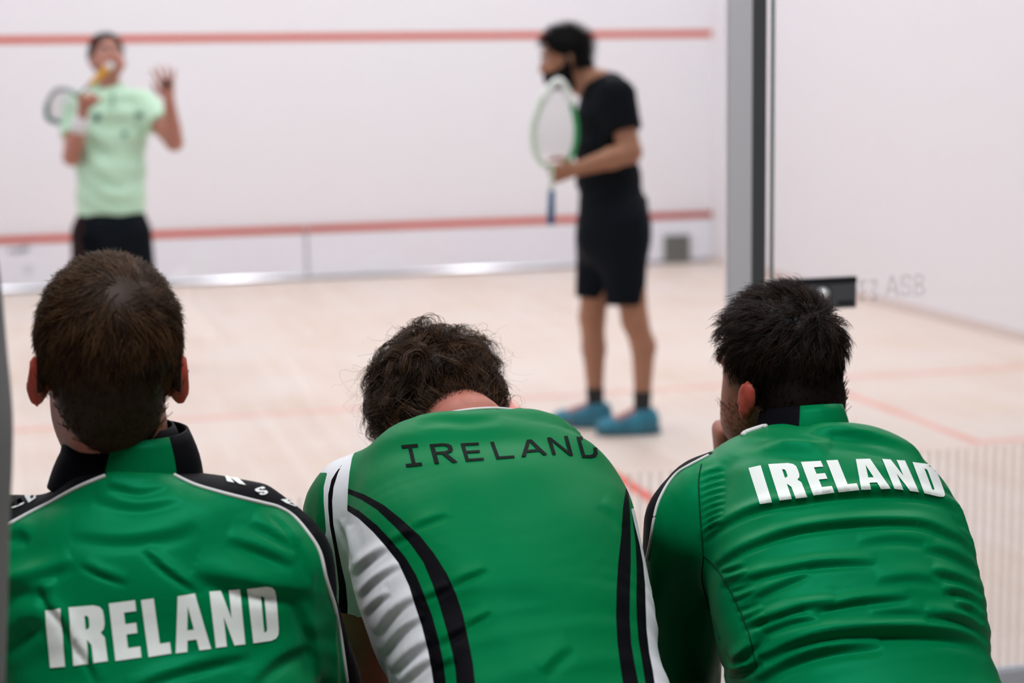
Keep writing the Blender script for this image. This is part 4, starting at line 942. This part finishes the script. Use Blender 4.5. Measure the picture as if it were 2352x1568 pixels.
# ---------- right man: track jacket, chin on hand
def man_right():
    hip = np.array([-1.05, -1.80, .555])
    p = thing('person', 'person with dark hair and beard in green jacket with white lettering, chin on hand', 'person', (hip[0], hip[1], 0), group='spectators in green on the bench')
    L = frame(-.06)@XW
    st = stations([('w', hip, .165, .115), (1568, 1678, 2280, 2.36, .122), (1470, 1652, 2264, 2.39, .127), (1370, 1632, 2246, 2.43, .127), (1280, 1622, 2226, 2.465, .124), (1205, 1622, 2202, 2.495, .116), (1145, 1632, 2165, 2.52, .106), (1095, 1662, 2115, 2.54, .095), (1058, 1710, 2045, 2.55, .086), (1032, 1765, 1975, 2.555, .078)])
    hd = Head(at(1788, 842, 2.67), frame(.36, -.16, .0), 1.0)
    neck = at(1830, 1050, 2.62)
    legs = seat_legs(hip, ky=.46)
    fist = at(1668, 1010, 2.76)
    arms = []
    for sh, el, wr in (((1592, 1205, 2.53), (1548, 1600, 2.70), None), ((2085, 1225, 2.58), (2090, 1600, 2.85), (1950, 1600, 3.0))):
        a, b = at(*sh), at(*el); c = fist-np.array([-.01, -.02, .075]) if wr is None else at(*wr); arms.append(([a, b, c], [.052, .043, .030]))
    hands = [dict(wrist=arms[0][0][2], direc=(-.12, .02, 1), palm=(.9, -.25, 0), side=(.2, 1, 0), curl=1.15), dict(wrist=arms[1][0][2], direc=(-.7, .6, -.2), palm=(-.3, -.3, -1), side=(-.3, .8, .3), curl=.6)]
    V, T = seated_body('body', p, hd, neck, st, L, arms, hip, legs, SKIN_R, hands=hands, beard=.001, flare=.45, nr=.043, ear=(.080, -.038, .92), nape=.064)
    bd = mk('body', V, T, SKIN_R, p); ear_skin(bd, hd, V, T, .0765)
    crown = np.array([.0, -.075, .07])
    def flow(q):
        away = q-crown; r = np.linalg.norm(away, axis=1)[:, None]
        return away/r+np.array([-.35, .2, .1])*np.clip(q[:, 2:]/.05, 0, 1)+np.array([-.3, 0, -.8])*np.clip((.05-q[:, 2:])/.06, 0, 1)
    zmin = [-.12, -.12, -.075, -.012, .0, .03, .062, .085, .2]
    def ln(q, r): return np.interp(q[:, 2], [-.12, -.08, -.03, .03, .07], [.005, .009, .020, .034, .042])*r.uniform(.7, 1.15, len(q))
    lift = lambda q: np.interp(q[:, 2], [-.1, -.02, .04, .09], [.1, .25, .52, .70])
    build_hair(bd, hd, V, T, zmin, HAIR_R, [dict(guides=1300, per=8, length=ln, flow=flow, lift=lift, width=.00042, seg=6, clump=.86, frizz=.0024, seedv=8, off=.006)], .003)
    # stubble beard along the jaw
    fl_ = hd.l(fist)
    def bmask(l): return (np.linalg.norm(l-fl_, axis=1) > .085) & (np.abs(l[:, 0]) < .075) & (l[:, 2] < -.048) & (l[:, 2] > -.125) & (l[:, 1] > -.002) & (l[:, 2] < -.035-.25*(l[:, 1]-.05)) & (np.linalg.norm(l, axis=1) < .16)
    sv, sf = hair_strands(V, T, bmask, hd, 1300, 3, lambda q, r: r.uniform(.002, .005, len(q)), lambda q: np.tile(np.array([[0, .25, -1.]]), (len(q), 1)), .25, .0003, seg=3, clump=.2, frizz=.001, seedv=12, off=0)
    mk('beard', sv, sf, BEARD, bd, label='short brown beard')
    g = SDF(np.min([s[0] for s in st], 0)-[.42, .22, .14], np.max([s[0] for s in st], 0)+[.38, .5, .14], .007)
    torso(g, st, L, 1, 1, .05, p=2.35)
    g.rc(at(1765, 1082, 2.56), at(1640, 1134, 2.55), .056, .056, .05)
    (a, b, c), _ = arms[0]; g.rc(a, b, .070, .060, .035); g.rc(b, b+(c-b)*.8, .058, .045, .03, cut=True)
    (a, b, c), _ = arms[1]; g.rc(a, b, .064, .056, .04); g.rc(b, b+(c-b)*.9, .055, .042, .03, cut=True)
    Z = lambda pts: zc(pts, 2.3476, 1440, 900)
    sp = [(Z([(400, 795), (480, 730), (600, 655), (720, 612), (900, 582), (1100, 548), (1350, 530), (1550, 540), (1700, 578), (1790, 650), (1838, 735)]), .0065, 9),
          (Z([(455, 940), (560, 872), (700, 805), (850, 752), (1050, 712), (1250, 690), (1450, 687), (1600, 702), (1720, 752), (1830, 812), (1872, 885)]), .0065, 9),
          (Z([(500, 1030), (620, 1005), (800, 958), (1000, 918), (1200, 905), (1340, 908)]), .005, 9), (Z([(590, 1140), (720, 1082), (850, 1020), (980, 960)]), .004, 9), (Z([(630, 1240), (780, 1205), (950, 1150), (1120, 1122)]), .006, 10),
          (Z([(950, 1190), (1080, 1150), (1250, 1112), (1520, 1095)]), .005, 10), (Z([(660, 1330), (760, 1270), (900, 1225), (1040, 1210)]), .005, 10),
          (Z([(640, 1420), (760, 1400), (880, 1345), (1050, 1295), (1250, 1272), (1500, 1267), (1700, 1282), (1850, 1325), (1965, 1405)]), .010, 15), (Z([(700, 1540), (830, 1450), (1000, 1385), (1200, 1350), (1380, 1340)]), .008, 14),
          (Z([(1640, 955), (1760, 985), (1850, 1030), (1915, 1080)]), .006, 10), (Z([(1700, 1058), (1800, 1070), (1880, 1110), (1925, 1170)]), .006, 10), (Z([(1600, 830), (1720, 850), (1850, 920), (1900, 990)]), .004, 10), (Z([(1760, 1130), (1850, 1160), (1920, 1230)]), .006, 10), (Z([(1600, 1190), (1750, 1200), (1880, 1250), (1960, 1330)]), .007, 12),
          (Z([(560, 1440), (640, 1400), (690, 1350), (740, 1300)]), .007, 11), (Z([(545, 1500), (640, 1480), (720, 1440)]), .006, 10), (Z([(720, 195), (900, 205), (1100, 205), (1300, 230), (1450, 275), (1620, 350)]), .006, 12), (Z([(480, 330), (650, 270), (850, 262), (1100, 300)]), .006, 22), (Z([(1000, 230), (1250, 260), (1450, 315), (1600, 370)]), .004, 16),
          (Z([(1250, 790), (1450, 770), (1650, 800)]), .0025, 12), (Z([(1350, 1000), (1550, 985), (1700, 1010)]), .003, 12), (Z([(1300, 1180), (1500, 1170), (1650, 1190)]), .003, 12)]
    for i in range(9): sp.append((Z([(388+i*1.5, 455+i*38), (440, 432+i*37), (520, 405+i*36)]), .0028, 5))
    for i in range(7): sp.append((Z([(500+i*22, 960+i*52), (560+i*22, 950+i*50), (640+i*20, 925+i*48)]), .0026, 5))
    for i in range(6): sp.append((Z([(1690+i*28, 420+i*80), (1740+i*26, 470+i*80), (1790+i*24, 550+i*80)]), .002, 6))
    sp = [(a_, b_*1.35, c_) for a_, b_, c_ in sp]
    V, T, N = garment(g, 3, 1, sp, .0013); cl = Cloth(V, T, N)
    seam = [(430, 330), (402, 390), (388, 470), (390, 560), (398, 680), (408, 800), (412, 900), (405, 1000), (415, 1060), (440, 1160), (480, 1260), (500, 1330)]
    slv = Z(seam+[(480, 1420), (300, 1700), (-200, 1700), (-100, 300)])
    blk = Z([(470, 330), (400, 358), (330, 395), (280, 425), (230, 475), (190, 540), (160, 610), (140, 700), (125, 800), (105, 900), (90, 1000), (0, 1100), (-100, 300), (400, 300)])
    side = Z([(415, 880), (470, 930), (530, 1020), (580, 1110), (620, 1200), (655, 1290), (675, 1370), (700, 1480), (720, 1720), (300, 1720), (420, 1300)])
    V2, N2, R, rest = regions(V, T, N, [('black', blk), ('sleeve', slv), ('side', side)])
    jk = panel('jacket', V2, N2, rest, GREEN, p, 'green track jacket')
    panels(V2, N2, R, {'sleeve': ('sleeve', GREEN, None), 'black': ('sleeve_stripe', BLACK, 'black sleeve stripe'), 'side': ('side_panel', GREEN, None)}, jk)
    cl.pipe('piping', Z([(440, 342), (395, 365), (330, 400), (280, 430), (232, 480), (193, 545), (163, 615), (143, 705), (128, 805), (108, 905)]), .0022, PIPE, jk, 80)
    for poly in (seam[1:], [(415, 880), (470, 930), (530, 1020), (580, 1110), (620, 1200), (655, 1290), (675, 1370), (700, 1480)]): cl.pipe('seam', Z(poly), .0009, mat('seam_thread', (.001, .05, .02), .7, .1), jk, 80)
    lets = {'I': [(657, 412), (722, 398), (783, 594), (718, 604)], 'R': [(762, 392), (908, 384), (972, 566), (823, 584)], 'E': [(938, 380), (1045, 374), (1118, 542), (1004, 557)], 'L': [(1075, 372), (1183, 366), (1252, 528), (1140, 540)],
            'A': [(1198, 366), (1345, 362), (1420, 521), (1262, 527)], 'N': [(1375, 364), (1497, 372), (1572, 540), (1440, 522)], 'D': [(1537, 380), (1655, 396), (1722, 575), (1600, 545)]}
    for ch, q in lets.items(): cl.decal('letter', letter_patches(HEAVY[ch], Z(q), 4), PRINT, jk)
    Fv = unit(np.array([-.06, 1, -.25])); cb = at(1842, 1030, 2.60); ct = at(1840, 936, 2.615)
    collar('collar', cb, ct, L, Fv, (.066, .070), (.055, .066), BLACK, jk, panels=[('collar', -2.5, -.55, BLACK), ('collar_panel', -.55, 1.15, GREEN), ('collar', 1.15, 2.5, BLACK)])
    cl.pipe('piping', [(1706, 1000), (1715, 992), (1728, 985), (1745, 981), (1760, 980)], .004, PIPE, jk)
    trousers(p, hip, legs, TRACK); sneakers(p, legs, DKSHOE, SOLE, LACE)
man_left(); man_mid(); man_right()

# bench the three sit on
bn = thing('bench', 'long wooden bench under the seated spectators', 'bench', (-1.5, -1.85, 0))
for i in range(4): mk('slat', *box(-2.12, -.75, -2.02+i*.092, -1.935+i*.092, .398, .428, .005), WOOD, bn, smooth=False)
for x in (-2.05, -1.5, -.85): mk('leg', *merge(box(x-.02, x+.02, -2.0, -1.96, 0, .398), box(x-.02, x+.02, -1.74, -1.70, 0, .398), box(x-.02, x+.02, -1.96, -1.74, .36, .398)), STEEL, bn, smooth=False)
# ------------------------------------------------------------------ the two players on court
HR = unit(np.array([CR[0], CR[1], 0])); HF = unit(np.array([CF[0], CF[1], 0]))      # picture-right and into-picture, level
def eyes(parent, hd):
    for sx in (-1, 1):
        c = hd.w(sx*.029, .079, .003); r = .0115*hd.s; V, F = [], []
        for i in range(7):
            for j in range(12):
                ph, th = math.pi*i/6, 2*math.pi*j/12; V.append(c+r*(hd.M@np.array([math.sin(ph)*math.cos(th), math.cos(ph), math.sin(ph)*math.sin(th)])))
        F = [(i*12+j, i*12+(j+1) % 12, (i+1)*12+(j+1) % 12, (i+1)*12+j) for i in range(6) for j in range(12)]
        e = mk('eye', V, F, EYEW, parent)
        V = [hd.w(sx*.029+.0055*math.cos(t), .079+.0112, .003+.0055*math.sin(t)) for t in np.arange(12)*math.pi/6]; mk('iris', V, [tuple(range(12))], EYED, e)
        V, F = tube([hd.w(sx*.012, .095, .019), hd.w(sx*.027, .096, .024), hd.w(sx*.044, .086, .019)], .0042*hd.s, 6); mk('eyebrow', V, F, HAIR_A, parent)
EYEW = mat('eye_white', (.7, .7, .68), .2, .5); EYED = mat('eye_iris', (.03, .02, .015), .2, .5)
def racket(name, label, butt, throat, tip, side, halfw, mf, mg, ms, mbump, grip=.2, cap=None, second=None):
    """butt of the handle, start of the throat, tip of the head, in world; side = across the string bed"""
    B, Tt, P = np.asarray(butt, float), np.asarray(throat, float), np.asarray(tip, float); d = unit(P-Tt); side = np.asarray(side, float); side = unit(side-d*(side@d)); nn = np.cross(d, side)
    r = thing(name, label, 'racket', tuple(B)); Lh = np.linalg.norm(P-Tt)
    ts = np.linspace(0, 1, 41); prof = halfw*np.sin(np.pi*np.clip(ts, 0, 1)**.72)**.62*1.0; prof[0] = .008
    left = [Tt+d*Lh*t-side*w for t, w in zip(ts, prof)]; rightp = [Tt+d*Lh*t+side*w for t, w in zip(ts, prof)]
    mk('frame', *tube(left, .0115, 8, flat=1.0), mf, r); mk('frame', *tube(rightp, .0115, 8), second or mf, r)
    i0 = 30; mk('bumper', *tube([left[i]+d*.003 for i in range(i0, 41)]+[rightp[i]+d*.003 for i in range(40, i0-1, -1)], .0145, 8), mbump, r)
    mk('shaft', *tube([B+(Tt-B)*.55, Tt+d*.01], .0075, 8), mf, r)
    g = mk('grip', *tube([B, B+(Tt-B)*.02, B+(Tt-B)*.3, B+(Tt-B)*.6], [.0165, .0165, .015, .013], 10), mg, r)
    if cap: mk('butt_cap', *tube([B-d*.012, B+d*.006], [.018, .018], 10), cap, r)
    S = []
    for t in np.linspace(.2, .97, 20):
        w = np.interp(t, ts, prof)*.97; c = Tt+d*Lh*t; S.append(tube([c-side*w, c+side*w], .0016, 4))
    for u in np.linspace(-.85, .85, 15):
        ok = ts[prof > abs(u)*halfw*1.02]
        if len(ok) > 2: S.append(tube([Tt+d*Lh*max(ok[0], .14)+side*u*halfw, Tt+d*Lh*ok[-1]+side*u*halfw], .0016, 4))
    o = mk('string_bed', *merge(*S), ms, r); o['kind'] = 'stuff'
    return r
STRING = mat('pale_strings', (.75, .75, .76), .5, .3)
def player_hair(parent, hd, V, T, zmin, m, off, seedv, ln=.02):
    s = hairline(hd, V, zmin); cv, cf = hair_cap(V, T, s, off)
    msk = lambda l: (np.interp(l[:, 1], HL_Y, zmin)-l[:, 2] < -.003) & ((l[:, 2] > .02) | (np.abs(l[:, 0]) < .07)) & (np.linalg.norm(l, axis=1) < .17)
    sv, sf = hair_strands(V, T, msk, hd, 350, 5, lambda q, r: r.uniform(.6, 1.1, len(q))*ln, lambda q: q-np.array([0, -.07, .06])+np.array([0, .03, 0]), .4, .0012, seg=3, clump=.5, frizz=.002, seedv=seedv, off=off*1.5)
    mk('hair', np.concatenate([cv, sv]), np.concatenate([cf, np.concatenate([sf[:, [0, 1, 2]], sf[:, [0, 2, 3]]])+len(cv)]), m, parent)

def player_black():
    D = 7.55; sc = FPX/D
    A = lambda x, y, dz=0.: at(x, y, D+dz)
    a1 = at(1475, 945, 7.50); a2 = at(1368, 940, 7.66); a1[2] = a2[2] = .09
    root = thing('person', 'player in black shirt and shorts with teal shoes holding racket', 'person', (.27, 3.45, 0))
    F = -HR; Lt = HF
    knee1, knee2 = A(1458, 735, -.06), A(1360, 728, .10); hip1, hip2 = A(1430, 520, -.08), A(1385, 520, .10)
    hd = Head(A(1297, 128, -.02), frame(math.atan2(-F[0], F[1])+.06, -.22, 0), 1.02)
    neck = A(1366, 200)
    sh1, el1, wr1 = A(1415, 222, -.17), A(1448, 350, -.20), A(1325, 388, -.30)
    sh2, el2, wr2 = A(1385, 225, .17), A(1410, 350, .22), A(1390, 430, .16)
    st = [(A(1408, 515), .150, .150), (A(1408, 470), .150, .135), (A(1397, 410), .150, .130), (A(1391, 340), .165, .130), (A(1390, 275), .180, .128), (A(1395, 230), .175, .112), (A(1386, 200), .125, .085), (A(1376, 184), .10, .065)]
    P = [root.location]
    g = SDF((-.75, 2.85, 0), (1.0, 4.1, 1.86), .0065)
    for i in range(len(st)-1): g.sec(st[i][0], st[i+1][0], (st[i][1]*.85, st[i][2]*.85), (st[i+1][1]*.85, st[i+1][2]*.85), Lt, .03, cap=.04)
    g.chain([hip1, knee1], [.085, .055], .03); g.chain([knee1, A(1478, 795, -.05), a1], [.054, .050, .030], .02)
    g.chain([hip2, knee2], [.085, .055], .03); g.chain([knee2, A(1364, 800, .10), a2], [.054, .050, .030], .02)
    add_foot(g, a1, F); add_foot(g, a2, F)
    for s_, e_, w_ in ((sh1, el1, wr1), (sh2, el2, wr2)): g.chain([s_, e_], [.055, .047], .02); g.chain([e_, e_+(w_-e_)*.35, w_], [.045, .044, .028], .015)
    hp = A(1268, 400, -.33)
    add_hand(g, wr1, (hp-wr1), HF, (0, 0, 1), curl=1.0, sc=1.0, thumb=.9)
    add_hand(g, wr2, unit(-HR*.2-ZW*.9), HF, (0, 0, 1), curl=.7)
    add_head(g, hd, neck, beard=.004)
    V, Q = g.mesh(2); T = tris(Q); N = vnorm(V, T)
    # beard cut out of the face skin as its own piece
    l = hd.l(V); near = np.linalg.norm(l, axis=1) < .17
    edge = np.interp(l[:, 1], [-.02, .0, .02, .06, .075, .12], [-.02, .0, -.035, -.050, -.048, -.050]); sB = np.where(near & (l[:, 1] > -.012) & (l[:, 2] > -.14), l[:, 2]-edge, .05)
    bd = mk('body', V, T, SKIN_B, root)
    bv, bt = hair_cap(V, T, sB, .004); mk('beard', bv, bt, HAIR_B, bd, label='full black beard')
    player_hair(bd, hd, V, T, [-.075, -.07, -.05, -.01, .005, .02, .055, .085, .2], HAIR_B, .014, 21, .022); eyes(bd, hd)
    # shirt
    g = SDF((-.4, 2.9, .7), (.95, 4.1, 1.75), .008)
    for i in range(len(st)-1): g.sec(st[i][0], st[i+1][0], st[i][1:], st[i+1][1:], Lt, .04, cut1=(i == len(st)-2), cut0=(i == 0), cap=.03)
    for s_, e_ in ((sh1, el1), (sh2, el2)): g.rc(s_, s_+(e_-s_)*.62, .082, .072, .05, cut=True)
    V, Q = g.mesh(3); mk('shirt', V, Q, mat('black_sport_shirt', (.003, .004, .006), .6, .04), root, label='black short sleeved shirt')
    # shorts
    g = SDF((-.4, 2.9, .3), (.95, 4.1, 1.1), .008)
    g.sec(A(1410, 455), A(1408, 540), (.160, .142), (.165, .158), Lt, .03)
    h1, h2 = A(1436, 700, -.06), A(1356, 686, .10)
    g.rc(hip1, h1, .112, .082, .05, cut=True); g.rc(hip2, h2, .112, .066, .05, cut=True); g.plane(A(1410, 452), ZW)
    V, Q = g.mesh(3); sh = mk('shorts', V, Q, DARKSHORTS, root, label='black knee length shorts')
    # socks and shoes
    SOCK = mat('black_sock', (.006, .006, .008), .8, .2); TEAL = mat('teal_shoe', (.0, .22, .34), .45, .4, var=.4, vscale=30); ORG = mat('orange_lace', (.8, .13, .06), .5, .3); TS = mat('teal_sole', (.0, .13, .20), .5, .3)
    for kn, an in ((A(1478, 795, -.05), a1), (A(1364, 800, .10), a2)):
        top = an+(kn-an)*.32; mk('sock', *tube([an-ZW*.03, an+ZW*.02, an+(top-an)*.7, top], [.040, .037, .037, .040], 16), SOCK, root)
    shoe(root, a1, F+HF*-.05, TEAL, TS, ORG, .275); shoe(root, a2, F+HF*.25, TEAL, TS, ORG, .275)
    # racket held upright in front of him
    GR = mat('green_racket_frame', (.02, .30, .08), .35, .5); PGR = mat('pale_green_racket_frame', (.52, .66, .50), .35, .5); WH = mat('white_bumper', (.8, .85, .8), .4, .4)
    racket('squash_racket', 'upright squash racket with blue grip and green frame held by player in black', A(1265, 516, -.34), A(1268, 385, -.33), A(1284, 186, -.30), HR*.95+HF*.3, .092, PGR, mat('blue_grip', (.02, .10, .20), .6, .3), STRING, WH, second=GR)

def player_mint():
    D = 8.9; A = lambda x, y, dz=0.: at(x, y, D+dz)
    base = A(255, 500); base[2] = 0
    root = thing('person', 'player in mint green polo shirt and dark shorts looking up with raised hands', 'person', (base[0], base[1], 0))
    F = -HF; Lt = HR
    st = [(A(256, 512), .169, .120), (A(254, 450), .163, .115), (A(254, 390), .165, .115), (A(255, 320), .170, .115), (A(255, 268), .176, .112), (A(252, 232), .155, .090), (A(246, 208), .085, .06)]
    hd = Head(A(246, 130, -.01), frame(math.pi-YAW+.45, .34, .0), 1.0)
    neck = A(250, 208, .02)
    sh1, el1, wr1 = A(330, 240), A(400, 326, -.10), A(388, 228, -.24)      # picture right arm
    sh2, el2, wr2 = A(178, 240), A(165, 360, -.12), A(190, 262, -.28)
    hipz = A(256, 540); k1 = base+HR*.11+np.array([0, 0, .5]); k2 = base-HR*.11+np.array([0, 0, .5]); a1 = base+HR*.13+np.array([0, 0, .09]); a2 = base-HR*.13+np.array([0, 0, .09])
    g = SDF(base-[.75, .6, 0], base+[.75, .6, 1.88], .0065)
    for i in range(len(st)-1): g.sec(st[i][0], st[i+1][0], (st[i][1]*.85, st[i][2]*.85), (st[i+1][1]*.85, st[i+1][2]*.85), Lt, .03, cap=.04)
    for s_, k_, a_ in ((1, k1, a1), (-1, k2, a2)):
        h_ = hipz+HR*.09*s_; g.chain([h_, k_], [.078, .055], .03); g.chain([k_, k_+(a_-k_)*.3, a_], [.054, .052, .031], .02); add_foot(g, a_, F)
    for s_, e_, w_ in ((sh1, el1, wr1), (sh2, el2, wr2)): g.chain([s_, e_], [.052, .044], .02); g.chain([e_, e_+(w_-e_)*.35, w_], [.043, .040, .026], .012)
    tips = add_hand(g, wr1, unit(ZW-HR*.12), -HF, -HR, curl=.12, spread=.42, thumb=.5, sc=.98)
    grip = A(196, 208, -.33)
    add_hand(g, wr2, unit(grip-wr2+ZW*.02), unit(HR*.75-HF*.5), HR*.5+ZW*.2-HF*.3, curl=.95, thumb=.8, sc=.98)
    add_head(g, hd, neck)
    V, Q = g.mesh(2); T = tris(Q); bd = mk('body', V, T, SKIN_A, root)
    player_hair(bd, hd, V, T, [-.06, -.055, -.03, .0, .01, .035, .068, .09, .2], HAIR_A, .008, 31, .016); eyes(bd, hd)
    # open mouth
    V = [hd.w(.017*math.cos(t), .0985, -.071+.011*math.sin(t)) for t in np.arange(16)*math.pi/8]+[hd.w(.014*math.cos(t), .092, -.071+.009*math.sin(t)) for t in np.arange(16)*math.pi/8]
    mk('mouth', V, [tuple(range(16)), tuple(range(16, 32))[::-1]]+[(i, (i+1) % 16, 16+(i+1) % 16, 16+i) for i in range(16)], mat('dark_mouth', (.10, .02, .02), .5, .3), bd)
    MINT = mat('mint_cloth', (.55, .80, .60), .65, .15, col2=(.52, .77, .57), vscale=8)
    g = SDF(base-[.6, .5, -.55], base+[.6, .5, 1.65], .0065)
    hem = [(st[0][0]-ZW*.0, .173, .125)]+st[1:]
    for i in range(len(hem)-1): g.sec(hem[i][0], hem[i+1][0], hem[i][1:], hem[i+1][1:], Lt, .04, cut0=(i == 0), cut1=(i == len(hem)-2), cap=.03)
    g.rc(sh1, sh1+(el1-sh1)*.52, .068, .070, .04, cut=True); g.rc(sh2, sh2+(el2-sh2)*.62, .068, .070, .04, cut=True)
    sp = [([(200, 330), (215, 370), (250, 405), (290, 420)], .022, 12), ([(190, 380), (215, 420), (255, 450), (310, 455)], .022, 12), ([(205, 290), (225, 320), (270, 345)], .018, 10), ([(180, 440), (220, 470), (280, 485), (325, 470)], .018, 12), ([(330, 300), (300, 330), (280, 380)][::-1], .006, 10)]
    V, T, N = garment(g, 3, 0, sp, .003); sh = mk('polo_shirt', V, T, MINT, root, label='mint green polo shirt')
    cl = Cloth(V, T, N)
    DM = mat('dark_green_mark', (.10, .24, .20), .6, .2); FD = mat('placket_green', (.30, .52, .36), .65, .2)
    sq = lambda x, y, w, h_: letter_patches([Qd(0, 0, 1, 1)], [(x-w, y-h_), (x+w, y-h_), (x+w, y+h_), (x-w, y+h_)], 3)
    cl.decal('chest_logo', sq(320, 264, 8, 6), DM, sh, .003); cl.decal('chest_mark', sq(223, 270, 7, 9), DM, sh, .003); cl.decal('belly_mark', sq(286, 308, 7, 5), DM, sh, .003); cl.decal('placket', sq(258, 232, 5, 20), FD, sh, .003)
    Fv = F; cb = A(248, 208, .0); ct = A(247, 188, .01)
    collar('shirt_collar', cb, ct, -Lt, Fv, (.082, .075), (.066, .062), MINT, sh, panels=[('shirt_collar', -2.7, 2.7, mat('mint_collar', (.42, .70, .48), .65, .2))])
    g = SDF(base-[.5, .5, -.3], base+[.5, .5, 1.0], .008)
    g.sec(A(256, 490), A(256, 545), (.163, .115), (.170, .125), Lt, .03)
    for s_, k_ in ((1, k1), (-1, k2)): g.rc(hipz+HR*.085*s_, k_, .115, .10, .04, cut=True)
    g.plane(A(256, 488), ZW); V, Q = g.mesh(3); mk('shorts', V, Q, DARKSHORTS, root, label='dark navy shorts')
    for an in (a1, a2): shoe(root, an, F, DKSHOE, SOLE, LACE)
    mk('wristband', *tube([wr2+(el2-wr2)*.04, wr2+(el2-wr2)*.36], [.036, .041], 16), WHITE, root, label='white wristband')
    # racket: butt up by the mouth, head back over the shoulder
    YG = mat('yellow_grip', (.80, .42, .02), .55, .3); TG = mat('teal_racket_frame', (.03, .16, .13), .35, .5); G2 = mat('grey_racket_frame', (.22, .28, .29), .35, .5)
    r = racket('squash_racket', 'squash racket with yellow grip resting back over shoulder of player in mint', A(252, 152, -.36), A(178, 222, -.20), A(112, 272, .16), HR*.62-ZW*.55-HF*.1, .085, G2, YG, STRING, TG, cap=mat('white_cap', (.8, .8, .8), .5, .3), second=TG)
    c = A(383, 192, -.27); n = 12; V = [c+.0200*np.array([math.sin(math.pi*i/8)*math.cos(2*math.pi*j/n), math.sin(math.pi*i/8)*math.sin(2*math.pi*j/n), math.cos(math.pi*i/8)]) for i in range(9) for j in range(n)]
    b = mk('squash_ball', np.array(V), [(i*n+j, (i+1)*n+j, (i+1)*n+(j+1) % n, i*n+(j+1) % n) for i in range(8) for j in range(n)], mat('black_rubber', (.01, .01, .012), .6, .3))
    tag(b, 'small black squash ball in raised hand of player in mint', 'ball')
player_black(); player_mint()

# grey rounded seat back at the left edge, close to the camera
def seat_back():
    s = thing('folding_seat', 'blurred grey rounded seat back at the far left edge', 'seat', (-2.75, -2.0, 0))
    pts = [(-260, 470), (-60, 500), (-22, 620), (-4, 800), (10, 960), (10, 1080), (4, 1220), (-1, 1400), (-8, 1600)]
    d = 1.62; P = smooth_poly([at(x, y, d) for x, y in pts], 50); back = [p+np.array([-.10, 0, 0])*0+HF*.05 for p in P]
    V = [];  n = len(P)
    inn = [np.array([P[-1][0]-.28-.0*i, P[-1][1]+.07, p[2]]) for i, p in enumerate(P)]
    for i in range(n):
        c = (P[i]+back[i])/2; o = unit(P[i]-inn[i])
        for t in np.linspace(-math.pi/2, math.pi/2, 9): V.append(c-o*.025+o*.025*math.cos(t)+HF*.025*math.sin(t))
        V.append(inn[i]+HF*.025); V.append(inn[i]-HF*.025)
    k = 11; F = [(i*k+j, i*k+(j+1) % k, (i+1)*k+(j+1) % k, (i+1)*k+j) for i in range(n-1) for j in range(k)]+[tuple(range(k))[::-1], tuple((n-1)*k+j for j in range(k))]
    mk('backrest', V, F, GREY, s)
    zb = P[-1][2]; x0, x1 = inn[-1][0], P[-1][0]-.02; y = P[-1][1]+.05
    mk('seat_pad', *box(x0, x1, y-.02, y+.38, .40, .46, .015), GREY, s, smooth=False)
    for x in (x0+.03, x1-.03):
        mk('leg', *box(x-.015, x+.015, y-.02, y+.02, 0, zb+.1), STEEL, s, smooth=False); mk('leg', *box(x-.015, x+.015, y+.33, y+.36, 0, .41), STEEL, s, smooth=False)
seat_back()
